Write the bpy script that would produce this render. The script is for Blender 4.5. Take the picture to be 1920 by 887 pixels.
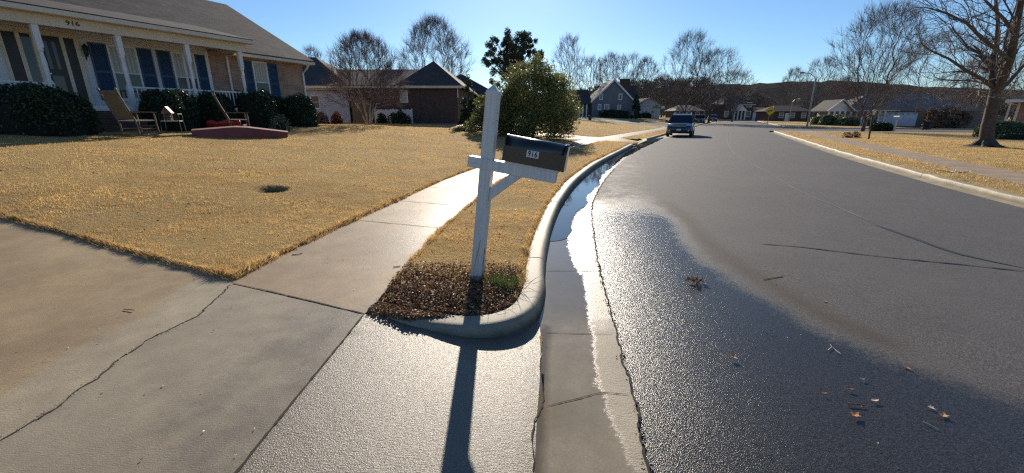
import bpy, math, random
import numpy as np
from mathutils import Vector, Matrix, Euler
from mathutils.geometry import delaunay_2d_cdt
R = math.radians
SC = bpy.context.scene
for o in list(bpy.data.objects): bpy.data.objects.remove(o)
COL = SC.collection
# ------------------------------------------------------------------ camera, sky, sun, exposure
CH, FP, TH = 1.45, 778.0, R(16.3)
cam = bpy.data.objects.new('camera', bpy.data.cameras.new('camera')); COL.objects.link(cam)
cam.location = (0, 0, CH); cam.rotation_euler = (R(90) - TH, 0, 0)
cam.data.sensor_width = 36; cam.data.lens = FP / 1920 * 36
cam.data.clip_start = 0.05; cam.data.clip_end = 5000
SC.camera = cam
SUN_EL, SUN_AZ = 23.0, 0.6            # azimuth clockwise from +Y
W = bpy.data.worlds.new('World'); SC.world = W; W.use_nodes = True
wn = W.node_tree.nodes; wl = W.node_tree.links
bg = wn['Background']; sky = wn.new('ShaderNodeTexSky'); sky.sky_type = 'NISHITA'
sky.sun_disc = False; sky.sun_elevation = R(SUN_EL); sky.sun_rotation = R(SUN_AZ)
sky.air_density = 1.0; sky.dust_density = 0.2; sky.ozone_density = 3.0; sky.altitude = 200
tint = wn.new('ShaderNodeMix'); tint.data_type = 'RGBA'; tint.blend_type = 'MULTIPLY'; tint.inputs[0].default_value = 1; tint.inputs[7].default_value = (.8, 1.0, 1.2, 1)
wl.new(sky.outputs[0], tint.inputs[6]); wl.new(tint.outputs[2], bg.inputs[0]); bg.inputs[1].default_value = 0.072
sd = bpy.data.lights.new('sun', 'SUN'); so = bpy.data.objects.new('sun', sd); COL.objects.link(so)
sd.energy = 5.0; sd.angle = R(0.55); sd.color = (1.0, 0.89, 0.74)
sv = Vector((math.sin(R(SUN_AZ)) * math.cos(R(SUN_EL)), math.cos(R(SUN_AZ)) * math.cos(R(SUN_EL)), math.sin(R(SUN_EL))))
so.rotation_euler = sv.to_track_quat('Z', 'Y').to_euler()
SC.view_settings.view_transform = 'Standard'; SC.view_settings.look = 'None'
SC.view_settings.exposure = 0.48; SC.view_settings.gamma = 1.0
SC.cycles.use_denoising = False; SC.cycles.pixel_filter_type = 'BLACKMAN_HARRIS'; SC.cycles.filter_width = 1.3; SC.cycles.sample_clamp_indirect = 2; SC.cycles.sample_clamp_direct = 12; SC.cycles.max_bounces = 6; SC.cycles.transparent_max_bounces = 6

# ------------------------------------------------------------------ helpers: geometry of the place
CT, ST = math.cos(TH), math.sin(TH)
def ray(x, y):
    return (x - 960, FP * CT + (443.5 - y) * ST, -FP * ST + (443.5 - y) * CT)
def P(x, y, z=0.0):
    d = ray(x, y); t = (z - CH) / d[2]; return (d[0] * t, d[1] * t)
def atY(x, y, Y):
    d = ray(x, y); return (d[0] / d[1] * Y, Y, CH + d[2] / d[1] * Y)
def sm(t):
    t = np.clip(t, 0, 1); return t * t * (3 - 2 * t)
def catmull(pts, step):
    p = [np.array(q, float) for q in pts]; p = [2 * p[0] - p[1]] + p + [2 * p[-1] - p[-2]]; out = []
    for i in range(1, len(p) - 2):
        a, b, c, d = p[i - 1:i + 3]; n = max(1, int(np.linalg.norm(c - b) / step))
        for k in range(n):
            t = k / n
            out.append(.5 * ((2 * b) + (c - a) * t + (2 * a - 5 * b + 4 * c - d) * t * t + (3 * b - a - 3 * c + d) * t ** 3))
    out.append(p[-2]); return np.array(out)
def seg_dist(pts, line):
    pts = np.asarray(pts, float); best = np.full(len(pts), 1e9)
    for a, b in zip(line[:-1], line[1:]):
        ab = b - a; L = (ab * ab).sum() + 1e-12
        t = np.clip(((pts - a) @ ab) / L, 0, 1)
        best = np.minimum(best, np.hypot(*(pts - (a + t[:, None] * ab)).T))
    return best
def inside(pts, poly):
    pts = np.asarray(pts, float); x, y = pts[:, 0], pts[:, 1]; r = np.zeros(len(pts), bool); n = len(poly); j = n - 1
    for i in range(n):
        xi, yi = poly[i]; xj, yj = poly[j]
        if yi != yj:
            c = ((yi > y) != (yj > y)) & (x < (xj - xi) * (y - yi) / (yj - yi) + xi); r ^= c
        j = i
    return r
def offset(line, d):      # to the right of travel for d > 0
    t = np.gradient(line, axis=0); t /= np.linalg.norm(t, axis=1)[:, None] + 1e-9
    return line + d * np.stack([t[:, 1], -t[:, 0]], 1)
def interp_line(line, ys):      # x for given y on a monotone line
    return np.interp(ys, line[:, 1], line[:, 0])
def vnoise(x, y, s, seed=0):
    x = np.asarray(x) * s + seed * 17.3; y = np.asarray(y) * s - seed * 9.1
    xi = np.floor(x); yi = np.floor(y); fx = sm(x - xi); fy = sm(y - yi)
    def h(a, b): v = np.sin(a * 127.1 + b * 311.7 + seed) * 43758.5453; return v - np.floor(v)
    return (h(xi, yi) * (1 - fx) + h(xi + 1, yi) * fx) * (1 - fy) + (h(xi, yi + 1) * (1 - fx) + h(xi + 1, yi + 1) * fx) * fy

# lines of the place (plan, metres)
KF_NEAR = [(-.1, -4), (0, 0), (.1, 1.5), (.17, 2.2), (.25, 2.9)]                     # seam apron / gutter pan
KF = catmull([(-1.22, 2.93), (-.75, 2.73), (-.33, 2.64), (-.02, 2.72), (.19, 2.96), (.3, 3.42), (.34, 3.93), (.44, 4.79), (.65, 6.08),
              (.98, 7.67), (1.62, 10.04), (2.8, 13.5), (4.64, 18.0), (6.4, 22.3)], .08)    # kerb foot, first kerb
KF2 = catmull([(8.75, 27.6), (9.7, 29.4), (13.1, 36.2), (17.2, 45), (21.6, 53.5)], .5)
KF3 = catmull([(27.5, 64.5), (38, 84), (50, 107), (60, 126)], 2)
GE = catmull([(.0, -12), (.3, -4), (.5, 0), (.63, 1.53), (.7, 1.99), (.78, 2.69), (.89, 3.79), (1.02, 4.79), (1.34, 6.79), (1.66, 8.2),
              (2.6, 11.24), (4.5, 16.43), (7.11, 22.3), (10.2, 28.7), (14, 36.3), (18, 44.6), (27, 62), (39, 84), (51, 107), (61, 126)], .15)
SL = catmull([(-2.62, -4), (-2.5, 1), (-2.5, 2.6), (-2.54, 3.54), (-2.33, 5.25), (-2.03, 7.04), (-1.2, 11.2), (1.2, 18.9), (4.1, 25.6), (7.4, 31.7), (11, 38.6), (15.5, 47), (20, 56)], .3)
SR = catmull([(-1.2, -4), (-1.17, 1), (-1.1, 2.88), (-1.0, 4.7), (-.66, 7.28), (.1, 11.02), (2.5, 18.3), (5.4, 24.9), (8.7, 31), (12.3, 37.9), (16.7, 46.3), (21, 55)], .3)
RPE = catmull([(4.6, -14), (5.6, -4), (6.6, 0.5), (7.6, 3.6), (8.78, 6.95), (10.24, 10.75), (13.2, 17.4), (18.6, 28.5), (25.0, 41.6)], .4)
RKF = offset(RPE, .38); RKB = offset(RPE, .58)
RS1 = catmull([(6.6, -10), (8.0, 0), (9.2, 4.6), (10.95, 8.71), (13.7, 14.51), (17.5, 22.25), (27.2, 41.6)], .5)
RS2 = offset(RS1, 1.2)
RFE = catmull([(38.5, 60.5), (46, 76), (60.5, 105), (71, 126)], 3)
SLfar = np.array(SL[::4].tolist() + [(30, 76), (60, 134), (150, 300)])
RCfar = np.array([(4.6, -14)] + RKB[::5].tolist() + [(26, 42), (46, 76), (71, 126), (160, 300)])
ROADC = np.array([(2.3, -40), (2.5, -12), (3.5, 0), (5.2, 7), (9.2, 18.5), (14.2, 28.5), (21.5, 43.5), (42, 80), (66, 126), (160, 300)])
def hgt(pts):
    pts = np.atleast_2d(np.asarray(pts, float))[:, :2]
    xc = np.interp(pts[:, 1], ROADC[:, 1], ROADC[:, 0]); left = pts[:, 0] < xc
    z = np.zeros(len(pts))
    dl = seg_dist(pts[left], SLfar); inl = pts[left][:, 0] < np.interp(pts[left][:, 1], SLfar[:, 1], SLfar[:, 0])
    Yl = pts[left][:, 1]; zz = np.where(inl, 1.08 * (1 - np.exp(-(dl / 7) ** 1.5)) * (1 - .2 * sm((Yl - 19) / 12) + .22 * sm((Yl - 45) / 30)), 0); z[left] = zz
    r = ~left; dr = seg_dist(pts[r], RCfar)
    z[r] = -.6 * sm((dr - 4) / 20) * sm((pts[r][:, 1] - 40) / 28)
    # drain hollow in the lawn
    hx, hy = HOLE; d = np.hypot((pts[:, 0] - hx) / .28, (pts[:, 1] - hy) / .3); z -= .11 * sm((1.15 - d) * 1.6)
    return z
HOLE = (1e6, 1e6)
def h1(x, y): return float(hgt([(x, y)])[0])
def PT(x, y, tmax=90):
    d = np.array(ray(x, y)); d = d / d[1]; ts = np.concatenate([np.linspace(1, 30, 500), np.linspace(30, tmax, 300)])
    pp = d[None, :] * ts[:, None]; pp[:, 2] += CH
    hh = hgt(pp); k = np.argmax(pp[:, 2] < hh); 
    if k == 0: k = len(ts) - 1
    return (float(pp[k, 0]), float(pp[k, 1]), float(hh[k]))
hp = PT(508, 359); HOLE = (hp[0], hp[1])

# ------------------------------------------------------------------ helpers: objects
def tag(o, label=None, cat=None, group=None, kind=None):
    if label: o['label'] = label
    if cat: o['category'] = cat
    if group: o['group'] = group
    if kind: o['kind'] = kind
    return o
def empty(name, loc, rz=0, label=None, cat=None, group=None):
    o = bpy.data.objects.new(name, None); COL.objects.link(o); o.location = loc
    o.rotation_euler = (0, 0, rz); o.empty_display_size = .1
    return tag(o, label, cat, group)
def copy_tree(o, parent=None):
    c = o.copy(); COL.objects.link(c); c.parent = parent
    for ch in o.children: copy_tree(ch, c)
    return c
def mesh_np(name, V, F, mat, parent=None, smooth=False, attrs=None, k=None):
    me = bpy.data.meshes.new(name); V = np.asarray(V, np.float32); F = np.asarray(F, np.int32)
    k = F.shape[1]; n = len(F)
    me.vertices.add(len(V)); me.vertices.foreach_set('co', V.ravel())
    me.loops.add(n * k); me.loops.foreach_set('vertex_index', F.ravel())
    me.polygons.add(n); me.polygons.foreach_set('loop_start', np.arange(0, n * k, k, dtype=np.int32))
    if smooth: me.polygons.foreach_set('use_smooth', np.ones(n, bool))
    for an, av in (attrs or {}).items():
        a = me.attributes.new(an, 'FLOAT', 'POINT'); a.data.foreach_set('value', np.asarray(av, np.float32))
    me.update(); me.validate()
    me.materials.append(mat)
    o = bpy.data.objects.new(name, me); COL.objects.link(o); o.parent = parent; return o
class MB:
    def __init__(s): s.v = []; s.f = []; s.m = None
    def add(s, vs, fs):
        n = len(s.v)
        if s.m is not None: vs = [tuple(s.m @ Vector(q)) for q in vs]
        s.v += [tuple(q) for q in vs]; s.f += [tuple(i + n for i in f) for f in fs]; return s
    def box(s, x0, x1, y0, y1, z0, z1):
        return s.add([(x0, y0, z0), (x1, y0, z0), (x1, y1, z0), (x0, y1, z0), (x0, y0, z1), (x1, y0, z1), (x1, y1, z1), (x0, y1, z1)],
                     [(3, 2, 1, 0), (4, 5, 6, 7), (0, 1, 5, 4), (1, 2, 6, 5), (2, 3, 7, 6), (3, 0, 4, 7)])
    def bar(s, a, b, w, h=None, up=(0, 0, 1)):
        h = h or w; a = Vector(a); b = Vector(b); d = (b - a).normalized(); up = Vector(up)
        if abs(d.dot(up)) > .99: up = Vector((0, 1, 0))
        sx = d.cross(up).normalized() * w / 2; sz = sx.cross(d).normalized() * h / 2
        return s.add([a - sx - sz, a + sx - sz, a + sx + sz, a - sx + sz, b - sx - sz, b + sx - sz, b + sx + sz, b - sx + sz],
                     [(3, 2, 1, 0), (4, 5, 6, 7), (0, 1, 5, 4), (1, 2, 6, 5), (2, 3, 7, 6), (3, 0, 4, 7)])
    def tube(s, pts, rad, n=8, caps=True):
        pts = [Vector(p) for p in pts]; rad = rad if hasattr(rad, '__len__') else [rad] * len(pts); vs = []; fs = []
        for i, p in enumerate(pts):
            d = (pts[min(i + 1, len(pts) - 1)] - pts[max(i - 1, 0)]).normalized(); u = Vector((0, 0, 1)) if abs(d.z) < .95 else Vector((1, 0, 0))
            a = d.cross(u).normalized(); b = d.cross(a)
            for k in range(n):
                t = 2 * math.pi * k / n; vs.append(p + (a * math.cos(t) + b * math.sin(t)) * rad[i])
        for i in range(len(pts) - 1):
            for k in range(n): fs.append((i * n + k, i * n + (k + 1) % n, (i + 1) * n + (k + 1) % n, (i + 1) * n + k))
        if caps: fs += [tuple(range(n))[::-1], tuple(range((len(pts) - 1) * n, len(pts) * n))]
        return s.add(vs, fs)
    def prism(s, prof, axis, a, b):      # closed profile extruded along an axis ('x','y','z')
        n = len(prof)
        def mk(p, t): return {'x': (t, p[0], p[1]), 'y': (p[0], t, p[1]), 'z': (p[0], p[1], t)}[axis]
        return s.add([mk(p, a) for p in prof] + [mk(p, b) for p in prof],
                     [tuple(range(n)), tuple(range(n, 2 * n))[::-1]] + [(i, i + n, (i + 1) % n + n, (i + 1) % n) for i in range(n)])
    def build(s, name, mat, parent=None, bevel=0, smooth=False):
        me = bpy.data.meshes.new(name); me.from_pydata(s.v, [], s.f); me.validate(); me.update(); me.materials.append(mat)
        import bmesh
        bm = bmesh.new(); bm.from_mesh(me); bmesh.ops.recalc_face_normals(bm, faces=bm.faces)
        if bevel: bmesh.ops.bevel(bm, geom=bm.edges[:], offset=bevel, segments=2, profile=.5, affect='EDGES')
        bm.to_mesh(me); bm.free()
        if smooth: me.polygons.foreach_set('use_smooth', [True] * len(me.polygons))
        o = bpy.data.objects.new(name, me); COL.objects.link(o); o.parent = parent; return o

# ------------------------------------------------------------------ materials
class N:
    def __init__(s, name):
        s.mat = bpy.data.materials.new(name); s.mat.use_nodes = True; s.t = s.mat.node_tree
        s.b = s.t.nodes['Principled BSDF']; s.out = s.t.nodes['Material Output']; s.tc = s.n('ShaderNodeTexCoord')
    def n(s, ty, **kw):
        q = s.t.nodes.new(ty)
        for a, b in kw.items(): setattr(q, a, b)
        return q
    def l(s, a, b): s.t.links.new(a, b)
    def setv(s, sock, v):
        if hasattr(v, 'is_output'): s.l(v, sock)
        elif isinstance(v, (tuple, list)) and len(v) == 3 and sock.type == 'RGBA': sock.default_value = (*v, 1)
        else: sock.default_value = v
    def noise(s, scale, detail=4, rough=.55, vec=None, dist=0):
        q = s.n('ShaderNodeTexNoise'); q.inputs['Scale'].default_value = scale; q.inputs['Detail'].default_value = detail
        q.inputs['Roughness'].default_value = rough; q.inputs['Distortion'].default_value = dist
        s.l(vec or s.tc.outputs['Object'], q.inputs['Vector']); return q.outputs['Fac']
    def ramp(s, v, a, b, lo=0., hi=1.):
        q = s.n('ShaderNodeMapRange'); q.inputs[1].default_value = a; q.inputs[2].default_value = b; q.inputs[3].default_value = lo; q.inputs[4].default_value = hi
        s.l(v, q.inputs[0]); return q.outputs[0]
    def mix(s, f, a, b):
        q = s.n('ShaderNodeMix', data_type='RGBA'); s.setv(q.inputs[0], f); s.setv(q.inputs[6], a); s.setv(q.inputs[7], b); return q.outputs[2]
    def mul(s, a, b):
        q = s.n('ShaderNodeMix', data_type='RGBA', blend_type='MULTIPLY'); q.inputs[0].default_value = 1; s.setv(q.inputs[6], a); s.setv(q.inputs[7], b); return q.outputs[2]
    def math(s, op, a, b=0.):
        q = s.n('ShaderNodeMath', operation=op); s.setv(q.inputs[0], a); s.setv(q.inputs[1], b); return q.outputs[0]
    def attr(s, n): q = s.n('ShaderNodeAttribute', attribute_name=n); return q.outputs['Fac']
    def bump(s, h, strength, dist=.01, prev=None):
        q = s.n('ShaderNodeBump'); s.setv(q.inputs['Strength'], strength); q.inputs['Distance'].default_value = dist; s.l(h, q.inputs['Height'])
        if prev: s.l(prev, q.inputs['Normal'])
        s.l(q.outputs[0], s.b.inputs['Normal']); return q.outputs[0]
    def set(s, **kw):
        m = {'base': 'Base Color', 'rough': 'Roughness', 'spec': 'Specular IOR Level', 'metal': 'Metallic', 'coat': 'Coat Weight', 'trans': 'Transmission Weight', 'alpha': 'Alpha'}
        for a, b in kw.items(): s.setv(s.b.inputs[m[a]], b)
        return s
    def wallvec(s):     # (x+y, z) so bricks run level on every wall
        sp = s.n('ShaderNodeSeparateXYZ'); s.l(s.tc.outputs['Object'], sp.inputs[0]); cb = s.n('ShaderNodeCombineXYZ')
        s.l(s.math('ADD', sp.outputs[0], sp.outputs[1]), cb.inputs[0]); s.l(sp.outputs[2], cb.inputs[1]); return cb.outputs[0], sp
def plain(name, c, rough=.6, c2=None, scale=6, bump=None, spec=.5, metal=0, coat=0):
    m = N(name); c2 = c2 or tuple(v * .75 for v in c)
    m.set(base=m.mix(m.ramp(m.noise(scale), .3, .7), c, c2), rough=rough, spec=spec, metal=metal, coat=coat)
    if bump: m.bump(m.noise(bump[0], 3), bump[1], bump[2] if len(bump) > 2 else .01)
    return m.mat
def m_brick(name, a, b, mortar, sc=1.0):
    m = N(name); v, sp = m.wallvec(); q = m.n('ShaderNodeTexBrick'); m.l(v, q.inputs['Vector'])
    q.inputs['Scale'].default_value = sc; q.inputs['Brick Width'].default_value = .215; q.inputs['Row Height'].default_value = .075
    q.inputs['Mortar Size'].default_value = .007; q.inputs['Color1'].default_value = (*a, 1); q.inputs['Color2'].default_value = (*b, 1); q.inputs['Mortar'].default_value = (*mortar, 1)
    m.set(base=m.mix(m.ramp(m.noise(3), .35, .7), q.outputs['Color'], m.mix(.45, q.outputs['Color'], tuple(x * .4 for x in a))), rough=.85, spec=.2)
    m.bump(q.outputs['Fac'], -.4, .006); return m.mat
def m_siding(name, c, pitch=.11):
    m = N(name); v, sp = m.wallvec(); f = m.math('FRACT', m.math('DIVIDE', sp.outputs[2], pitch))
    m.set(base=m.mix(m.ramp(m.noise(2.5), .3, .75), c, tuple(x * .82 for x in c)), rough=.55); m.bump(f, .8, .015); return m.mat
def m_shingle(name, a, b):
    m = N(name); sp = m.n('ShaderNodeSeparateXYZ'); m.l(m.tc.outputs['Object'], sp.inputs[0]); cb = m.n('ShaderNodeCombineXYZ')
    m.l(m.math('ADD', sp.outputs[0], sp.outputs[1]), cb.inputs[0]); m.l(m.math('MULTIPLY', sp.outputs[2], 2.2), cb.inputs[1])
    q = m.n('ShaderNodeTexBrick'); m.l(cb.outputs[0], q.inputs['Vector']); q.inputs['Scale'].default_value = 1; q.inputs['Brick Width'].default_value = .3
    q.inputs['Row Height'].default_value = .14; q.inputs['Mortar Size'].default_value = .006; q.inputs['Color1'].default_value = (*a, 1); q.inputs['Color2'].default_value = (*b, 1)
    q.inputs['Mortar'].default_value = (*tuple(x * .4 for x in a), 1)
    m.set(base=m.mix(m.ramp(m.noise(1.3), .35, .7), q.outputs['Color'], m.mix(.5, q.outputs['Color'], tuple(x * .55 for x in a))), rough=.9, spec=.2)
    m.bump(m.noise(60, 2), .5, .01); return m.mat
def m_leaf(name, a, b, rough=.4, trans=.35, spec=.4, dead=None, deadf=.0, patch=None):
    m = N(name); g = m.n('ShaderNodeNewGeometry')
    c = m.mix(g.outputs['Random Per Island'], a, b)
    if dead: c = m.mix(m.math('LESS_THAN', m.math('FRACT', m.math('MULTIPLY', g.outputs['Random Per Island'], 17.3)), deadf), c, dead)
    if patch: c = m.mix(m.ramp(m.noise(.9, 5, .65), .45, .62, 0, .8), c, patch); c = m.mix(m.ramp(m.noise(6, 4, .7), .5, .68, 0, .55), c, tuple(v * .7 for v in patch)); c = m.mix(m.ramp(m.noise(.22, 3), .45, .6, 0, .35), c, (.75, .56, .27))
    m.set(base=c, rough=rough, spec=spec)
    tr = m.n('ShaderNodeBsdfTranslucent'); m.l(c, tr.inputs[0]); mx = m.n('ShaderNodeMixShader'); mx.inputs[0].default_value = trans
    m.l(m.b.outputs[0], mx.inputs[1]); m.l(tr.outputs[0], mx.inputs[2]); m.l(mx.outputs[0], m.out.inputs[0]); return m.mat

def m_asphalt():
    m = N('asphalt'); wet = m.attr('wet'); st = m.attr('stain')
    n1 = m.noise(2.2, 5); wetn = m.ramp(m.math('ADD', wet, m.math('ADD', m.ramp(m.noise(3, 5, .7), 0, 1, -.25, .25), m.ramp(m.noise(40, 4, .8), .3, .7, -.16, .16))), .3, .72)
    fine = m.n('ShaderNodeTexVoronoi'); fine.inputs['Scale'].default_value = 170; m.l(m.tc.outputs['Object'], fine.inputs['Vector'])
    g = m.math('MULTIPLY', m.ramp(m.noise(75, 4, .85), .34, .68), m.math('ADD', .35, m.math('MULTIPLY', fine.outputs['Color'], .95)))
    dry = m.mix(g, (.022, .022, .023), (.21, .198, .185)); dry = m.mix(m.ramp(n1, .35, .75, 0, .35), dry, (.055, .053, .052))
    dry = m.mix(m.ramp(m.noise(.45, 5, .6), .42, .62, 0, .35), dry, (.115, .11, .103)); dry = m.mix(m.ramp(m.noise(8, 5, .75), .55, .75, 0, .4), dry, (.035, .034, .033))
    wc = m.mix(g, (.007, .0065, .006), (.075, .07, .064))
    c = m.mix(wetn, dry, wc); c = m.mix(m.math('MULTIPLY', st, .55), c, (.05, .032, .018))
    m.set(base=c, rough=m.ramp(wetn, 0, 1, .8, .24), spec=m.ramp(wetn, 0, 1, .22, .36))
    h = m.math('ADD', m.math('MULTIPLY', fine.outputs['Distance'], 1.2), m.noise(260, 3, .75))
    m.bump(h, m.ramp(wetn, 0, 1, .6, .7), .0017); return m.mat
def m_concrete(name, a, b, stainc=None, rough=(.62, .42), spec=.5, bumpd=.0016, film=False):
    m = N(name); wet = m.attr('wet'); st = m.attr('stain')
    c = m.mix(m.ramp(m.noise(1.4, 6, .65), .35, .65), tuple(v * 1.12 for v in a), tuple(v * .86 for v in b)); c = m.mix(m.ramp(m.noise(130, 3, .8), .35, .7, 0, .7), c, tuple(v * .5 for v in a)); c = m.mix(m.ramp(m.noise(90, 3, .8), .6, .75, 0, .6), c, tuple(min(.8, v * 1.7) for v in a))
    c = m.mix(m.ramp(m.noise(6, 6, .75), .45, .7, 0, .4), c, tuple(v * .62 for v in b))
    c = m.mix(m.ramp(m.noise(14, 4, .7), .58, .75, 0, .35), c, tuple(v * .5 for v in b))
    if stainc: c = m.mix(m.math('MULTIPLY', m.ramp(m.math('ADD', st, m.ramp(m.noise(3, 4), 0, 1, -.25, .25)), .3, .7), m.ramp(m.noise(1.1, 5), .25, .7, .6, 1)), c, m.mul(c, tuple(v / w_ for v, w_ in zip(stainc, a))))
    wn_ = m.ramp(m.math('ADD', wet, m.ramp(m.noise(4, 5, .7), 0, 1, -.35, .35)), .35, .65)
    c = m.mix(wn_, c, m.mix(.6, c, tuple(v * .3 for v in a)))
    ro = m.ramp(wn_, 0, 1, rough[0], rough[1]); bs = .75
    if film:
        fl = m.ramp(m.math('ADD', m.attr('film'), m.math('ADD', m.ramp(m.noise(9, 4, .7), .3, .7, -.2, .2), m.ramp(m.noise(45, 3, .7), .3, .7, -.15, .15))), .3, .7); c = m.mix(m.math('MULTIPLY', fl, .2), c, tuple(v * .45 for v in a)); ro = m.math('ADD', m.math('MULTIPLY', ro, m.math('SUBTRACT', 1., fl)), m.math('MULTIPLY', fl, .05)); bs = m.ramp(fl, 0, 1, .75, .06)
    m.set(base=c, rough=ro, spec=m.ramp(wn_, 0, 1, .3, spec))
    v = m.n('ShaderNodeMapping'); v.inputs['Scale'].default_value = (30, 160, 30); m.l(m.tc.outputs['Object'], v.inputs[0])
    h = m.math('ADD', m.noise(1, 2, .6, vec=v.outputs[0]), m.math('MULTIPLY', m.noise(170, 2, .7), 1.6))
    m.bump(h, bs, bumpd); return m.mat
def m_lawn():
    m = N('dormant_turf'); c = m.mix(m.ramp(m.noise(1.1, 6, .65), .3, .7), (.64, .45, .19), (.5, .34, .135))
    c = m.mix(m.ramp(m.noise(.16, 4), .42, .68, 0, .7), c, (.4, .29, .13))
    c = m.mix(m.ramp(m.noise(28, 5, .75), .42, .78, 0, .6), c, (.15, .095, .045))
    c = m.mix(m.attr('soil'), c, (.035, .025, .017))
    m.set(base=c, rough=.95, spec=.1); m.bump(m.noise(16, 6, .8), 1., .09); return m.mat

MT = {}
def setup_mats():
    M = MT
    M['asphalt'] = m_asphalt()
    M['conc_walk'] = m_concrete('walk_concrete', (.40, .295, .175), (.31, .225, .135), rough=(.6, .48), spec=.4)
    M['conc_slab'] = m_concrete('slab_concrete', (.37, .315, .22), (.29, .245, .17), rough=(.6, .4))
    M['conc_stain'] = m_concrete('stained_concrete', (.42, .35, .235), (.32, .26, .175), stainc=(.4, .29, .155))
    M['conc_apron'] = m_concrete('apron_concrete', (.31, .265, .19), (.235, .2, .145), stainc=(.13, .085, .042), rough=(.5, .38), bumpd=.0028)
    M['conc_gutter'] = m_concrete('gutter_concrete', (.4, .34, .24), (.31, .26, .185), stainc=(.13, .1, .065), rough=(.6, .4), spec=.45, bumpd=.0026, film=True)
    M['conc_kerb'] = m_concrete('kerb_concrete', (.4, .35, .26), (.28, .245, .185), stainc=(.04, .037, .032))
    M['conc_rkerb'] = m_concrete('pale_kerb_concrete', (.46, .38, .23), (.28, .24, .15), stainc=(.16, .13, .08))
    M['conc_rwalk'] = m_concrete('far_walk_concrete', (.44, .32, .2), (.34, .25, .155))
    M['lawn'] = m_lawn()
    M['blade'] = m_leaf('dry_grass_blade', (.9, .63, .27), (.69, .46, .18), .8, .5, .1, dead=(.38, .24, .11), deadf=.22, patch=(.4, .26, .13))
    M['green_blade'] = m_leaf('green_grass_blade', (.05, .085, .025), (.09, .13, .04), .5, .5, .3)
    M['mulch'] = m_leaf('dead_leaf', (.24, .125, .065), (.085, .045, .03), .6, .2, .3, dead=(.5, .34, .18), deadf=.26)
    M['soil'] = plain('dark_soil', (.03, .022, .016), .95, bump=(20, .8, .02))
    M['crack'] = plain('crack_dirt', (.035, .028, .02), .95)
    M['seal'] = plain('crack_seal', (.035, .035, .037), .5); M['pale_seam'] = plain('worn_pale_seam', (.14, .137, .13), .8)
    w = N('standing_water'); w.set(base=(.035, .036, .036), rough=.03, spec=.5); w.bump(w.noise(3, 3), .06, .01); M['water'] = w.mat
    w_ = N('weathered_white_paint'); mp = w_.n('ShaderNodeMapping'); mp.inputs['Scale'].default_value = (60, 60, 3); w_.l(w_.tc.outputs['Object'], mp.inputs[0])
    gr = w_.noise(1, 4, .6, vec=mp.outputs[0]); c_ = w_.mix(w_.ramp(gr, .4, .75, 0, .6), (.68, .66, .62), (.42, .39, .35)); c_ = w_.mix(w_.ramp(w_.noise(18, 5, .7), .6, .72, 0, .7), c_, (.36, .32, .26)); w_.set(base=c_, rough=.55); w_.bump(gr, .35, .004); M['white_paint'] = w_.mat
    M['trim'] = plain('cream_trim_paint', (.66, .58, .44), .55, (.58, .5, .38), 2)
    M['white_trim'] = plain('white_trim_paint', (.72, .72, .7), .5, (.62, .62, .6), 2)
    M['black_gloss'] = plain('black_enamel', (.012, .013, .016), .28, (.02, .02, .022), 8, (40, .1, .002), coat=.3)
    M['black'] = plain('matte_black', (.012, .012, .012), .6); M['sticker'] = plain('white_sticker', (.75, .74, .7), .4)
    M['brick_tan'] = m_brick('tan_brick', (.33, .19, .13), (.42, .27, .19), (.36, .33, .28))
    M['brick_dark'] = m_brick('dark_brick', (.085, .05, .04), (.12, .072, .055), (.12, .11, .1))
    M['brick_red'] = m_brick('red_brick', (.3, .11, .075), (.38, .17, .11), (.4, .36, .32))
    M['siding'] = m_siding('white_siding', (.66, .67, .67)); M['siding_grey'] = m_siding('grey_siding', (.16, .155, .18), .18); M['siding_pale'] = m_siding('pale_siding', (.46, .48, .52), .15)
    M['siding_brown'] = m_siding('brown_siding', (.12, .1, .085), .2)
    M['roof'] = m_shingle('grey_brown_shingles', (.06, .055, .051), (.13, .115, .104)); M['roof_dark'] = m_shingle('charcoal_shingles', (.07, .062, .06), (.1, .088, .083))
    M['roof_pale'] = m_shingle('pale_grey_shingles', (.22, .205, .19), (.26, .24, .22))
    M['shutter'] = plain('blue_shutter_paint', (.028, .075, .15), .5, (.022, .06, .12), 3); M['door_dark'] = plain('dark_door', (.012, .013, .012), .35)
    g = N('window_glass'); g.set(base=(.05, .055, .06), rough=.06, spec=.6); M['glass'] = g.mat
    g = N('car_glass'); g.set(base=(.008, .01, .014), rough=.08, spec=.25); M['car_glass'] = g.mat
    g = N('curtained_glass'); v, sp = g.wallvec(); cur = g.math('SINE', g.math('MULTIPLY', sp.outputs[0], 55)); g.set(base=g.mix(g.ramp(cur, -1, 1), (.3, .29, .25), (.45, .43, .38)), rough=.25); M['curtain'] = g.mat
    M['screen'] = plain('insect_screen', (.07, .07, .072), .7)
    M['wood'] = plain('weathered_wood', (.2, .125, .065), .65, (.12, .075, .04), 14); M['cane'] = plain('woven_cane', (.24, .16, .085), .7, (.13, .085, .045), 60, (120, .6, .004))
    M['cream_cloth'] = plain('cream_cushion', (.55, .5, .42), .8); M['boat'] = plain('dark_red_boat_paint', (.22, .035, .022), .5, (.14, .025, .018), 3, (12, .2))
    M['boat_top'] = plain('faded_pink_boat_bottom', (.36, .2, .17), .6, (.25, .14, .12), 4); M['red_plastic'] = plain('red_plastic', (.5, .02, .02), .4)
    M['bark'] = plain('grey_brown_bark', (.1, .078, .062), .9, (.055, .042, .035), 9, (14, .8, .03)); M['bark_pale'] = plain('pale_smooth_bark', (.42, .34, .27), .7, (.25, .18, .13), 4, (9, .3, .01))
    M['twig'] = plain('grey_twigs', (.13, .1, .085), .85, (.09, .068, .058), 3); M['twig_red'] = plain('reddish_twigs', (.14, .098, .088), .85, (.1, .072, .06), 2)
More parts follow.
